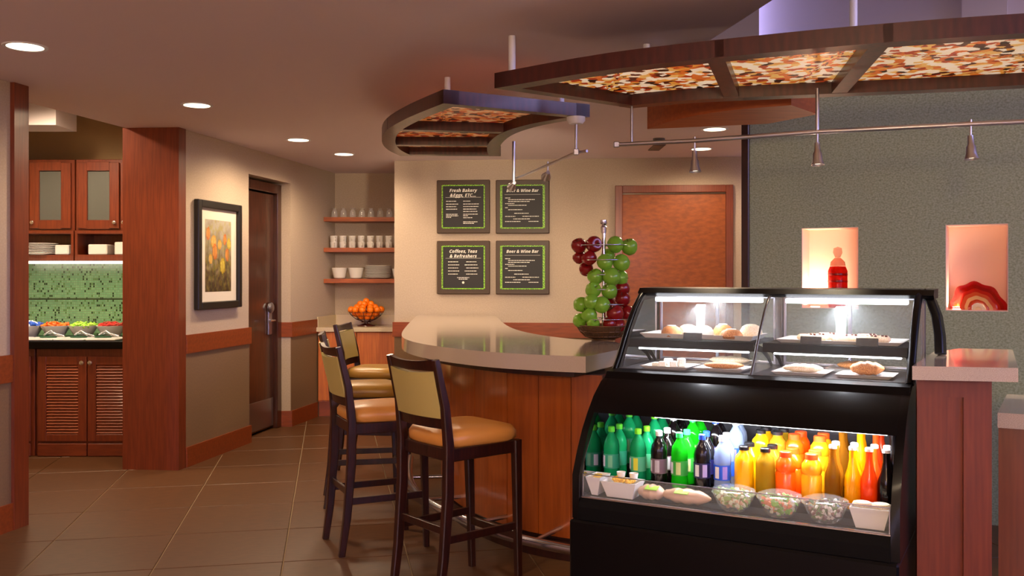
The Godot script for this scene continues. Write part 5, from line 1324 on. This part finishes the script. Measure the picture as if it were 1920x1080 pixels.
# ------------------------------------------------------------------ fruit tower on the bar
func fruit_tower() -> void:
	var d0 := 5.72
	var base := Vector2((1132.0 - 960.0) / FOCAL * d0, d0)
	var t := thing("fruit_stand", "tall wire spiral stand of apples in a shallow basket on the bar", "fruit stand", at3(W(base.x, 1.10, base.y)))
	part(t, "pole", MB.new().tube([Vector3(0, 0.02, 0), Vector3(0, 0.66, 0)], 0.012, 12).done(), M.chrome)
	part(t, "finial", MB.new().lathe([Vector2(0, 0.655), Vector2(0.016, 0.655), Vector2(0.02, 0.69), Vector2(0.013, 0.70), Vector2(0.022, 0.715), Vector2(0.02, 0.735), Vector2(0, 0.738)], 16).done(), M.chrome)
	var bk := MB.new()
	for ring in [[0.07, 0.004], [0.115, 0.025], [0.145, 0.055], [0.165, 0.09]]:
		var p := []
		for k in 32: p.append(Vector3(cos(TAU * k / 32) * ring[0], ring[1], sin(TAU * k / 32) * ring[0]))
		bk.tube(p, 0.004, 6, true)
	for k in 26:
		var dv := Vector3(cos(TAU * k / 26), 0, sin(TAU * k / 26))
		bk.tube([dv * 0.05 + Vector3(0, 0.004, 0), dv * 0.115 + Vector3(0, 0.023, 0), dv * 0.147 + Vector3(0, 0.055, 0), dv * 0.167 + Vector3(0, 0.09, 0)], 0.0028, 5)
	part(t, "wire_basket", bk.done(), mat(Color(0.42, 0.30, 0.20), 0.35, 0.6))
	part(t, "basket_liner", MB.new().lathe([Vector2(0, 0.008), Vector2(0.06, 0.008), Vector2(0.112, 0.029), Vector2(0.141, 0.058), Vector2(0.158, 0.085), Vector2(0.155, 0.085), Vector2(0.11, 0.034), Vector2(0, 0.012)], 28).done(), mat(Color(0.36, 0.25, 0.15), 0.6))
	for hgt in [0.13, 0.22, 0.31, 0.40, 0.49, 0.58]:
		var p := []
		var rr := 0.10 + 0.05 * absf(hgt - 0.36) / 0.22
		for k in 28: p.append(Vector3(cos(TAU * k / 28) * rr, hgt, sin(TAU * k / 28) * rr))
		part(t, "wire_ring", MB.new().tube(p, 0.0028, 5, true).done(), M.chrome)
		var sp := MB.new()
		for k in 4:
			var dv := Vector3(cos(TAU * k / 4 + hgt * 9), 0, sin(TAU * k / 4 + hgt * 9))
			sp.tube([dv * 0.01 + Vector3(0, hgt, 0), dv * rr + Vector3(0, hgt, 0)], 0.0025, 5)
		part(t, "spoke", sp.done(), M.chrome)
	# apples: (across px, height px, size px, kind, nearer or farther)
	var ap := [[1085.5, 461, 13, 1, -0.02], [1113, 458, 14, 1, 0.03], [1086, 483, 11, 1, -0.07], [1105, 484, 13, 1, 0.03], [1099, 505, 12, 1, -0.02],
		[1154, 459, 14, 0, 0.04], [1180, 463, 14, 0, 0.0], [1134.5, 492, 13.5, 0, 0.07], [1165.5, 493, 14.5, 0, 0.06], [1116.5, 519, 13.5, 0, 0.05], [1147, 519, 15, 0, 0.08], [1164, 521, 12.5, 0, 0.01],
		[1112, 544, 13.5, 0, 0.06], [1143, 546, 13.5, 0, 0.07], [1089, 571, 13, 0, 0.03], [1109, 566, 13, 0, 0.09], [1128, 572, 14, 0, 0.10], [1105, 591, 13.5, 0, 0.08], [1087, 601, 12, 0, 0.04], [1112, 607, 11, 0, 0.10],
		[1167.5, 541, 12.5, 1, 0.0], [1168, 561, 13, 1, 0.03], [1154, 588, 15, 1, 0.08], [1177, 587, 13, 1, 0.03], [1143, 608, 11.5, 1, 0.11], [1160, 610, 11.5, 1, 0.09], [1140, 480, 12, 0, -0.06], [1140, 570, 13, 1, -0.04]]
	var am := MB.new().lathe([Vector2(0, -0.80), Vector2(0.22, -0.92), Vector2(0.5, -0.88), Vector2(0.85, -0.5), Vector2(1.0, 0.05), Vector2(0.94, 0.45), Vector2(0.68, 0.80), Vector2(0.35, 0.86), Vector2(0.12, 0.74), Vector2(0, 0.62)], 18).done()
	var stm := MB.new().tube([Vector3(0, 0.62, 0), Vector3(0.03, 0.9, 0), Vector3(0.12, 1.12, 0)], 0.045, 6).done()
	var tier := func(y: float) -> int: return 0 if y < 470 else (1 if y < 500 else (2 if y < 530 else (3 if y < 555 else (4 if y < 580 else 5))))
	var places := {}
	ap.sort_custom(func(a, b): return a[0] < b[0])
	for a in ap:
		var d: float = d0 - a[4]
		var p := W((a[0] - 960.0) / FOCAL * d, EYE + (HORIZON - a[1]) / FOCAL * d, d)
		var r: float = 1.12 * a[2] / FOCAL * d
		var kind: String = ["green apple", "dark red apple"][a[3]]
		var tr: int = tier.call(a[1])
		places[[tr, a[3]]] = places.get([tr, a[3]], -1) + 1
		var words := "%s, %s of its colour from the left, %s tier of fruit stand" % [kind, ["first", "second", "third", "fourth", "fifth", "sixth"][places[[tr, a[3]]]], ["top", "second", "third", "fourth", "fifth", "bottom"][tr]]
		var o := thing("apple", words, "apple", Transform3D(Basis.from_euler(Vector3(1.0 + 0.6 * sin(a[0]), a[0], 0.5 * cos(a[1]))).scaled(Vector3.ONE * r), p), "%ss on the fruit stand" % kind)
		part(o, "flesh", am, M.apple_green if a[3] == 0 else M.apple_red)
		part(o, "stem", stm, M.stem)

# ------------------------------------------------------------------ ceiling lamps
func lights() -> void:
	# added fill lamps behind the camera, shaped as drum pendants
	var k := 0
	for p in [[-0.3, -1.4, 2.05], [-1.2, -3.2, 2.05]]:
		var t := thing("added_fill_pendant", ["added fill lamp shaped as a cream drum, nearest behind the camera", "added fill lamp shaped as a cream drum near the front windows"][k], "fill lamp", at3(W(p[0], p[2], p[1])), "added lobby fill lamps")
		k += 1
		part(t, "lamp_shade", MB.new().lathe([Vector2(0, -0.13), Vector2(0.22, -0.13), Vector2(0.23, -0.12), Vector2(0.23, 0.12), Vector2(0.22, 0.13), Vector2(0, 0.13)], 28).done(), glow(Color(1.0, 0.86, 0.66), 1.6))
		part(t, "cord", MB.new().tube([Vector3(0, 0.13, 0), Vector3(0, CEIL - p[2], 0)], 0.008, 6).done(), M.dark_steel)
		var l := OmniLight3D.new()
		l.name = "added_fill_light"
		add_child(l, true)
		l.position = W(p[0], p[2], p[1])
		l.light_color = Color(1.0, 0.84, 0.64); l.light_energy = 5.5; l.light_size = 0.2; l.omni_range = 16.0; l.omni_attenuation = 2.0; l.shadow_enabled = true
	var warm := Color(1.0, 0.87, 0.72)
	var spots := [[-2.41, 4.62, 0.4, "round recessed downlight nearest the camera, top left"], [-2.10, 6.22, 3.4, "round recessed downlight before the wooden pier and picture"], [-1.79, 7.82, 2.7, "round recessed downlight in front of the dark door"], [-1.575, 8.75, 2.1, "round recessed downlight closest to the recess with shelves"], [1.573, 7.245, 2.2, "round recessed downlight behind the large canopy, nearer of two"], [1.70, 8.38, 1.5, "round recessed downlight by the back door, farther of two"],
		[-0.3, 7.9, 1.0, "round recessed downlight hidden above the small canopy"], [-0.9, 2.4, 1.0, "added fill downlight, out of view, over the seating behind the camera"], [0.2, 1.6, 1.8, "added fill downlight, out of view, above the camera position"], [-3.6, 7.0, 5.0, "round recessed downlight in the kitchenette ceiling before the cabinets"], [-4.3, 6.3, 1.5, "added fill downlight in the kitchenette ceiling behind the near wall"]]  # downlights near the camera and behind the near wall are added fill
	for s in spots:
		var h := 2.95 if s[0] < -3.5 else CEIL
		var t := thing("ceiling_downlight", s[3], "downlight", at3(W(s[0], h, s[1])), "recessed ceiling downlights")
		part(t, "trim_ring", MB.new().lathe([Vector2(0.085, -0.004), Vector2(0.102, -0.006), Vector2(0.105, 0.0), Vector2(0.085, 0.0)], 32).done(), M.pearl)
		part(t, "lamp_lens", MB.new().lathe([Vector2(0, -0.004), Vector2(0.086, -0.004), Vector2(0.086, 0.0), Vector2(0, 0.0)], 32).done(), M.warm_lens)
		spot(W(s[0], h - 0.02, s[1]), W(s[0], 0, s[1]), warm, s[2], 84.0, 0.08)
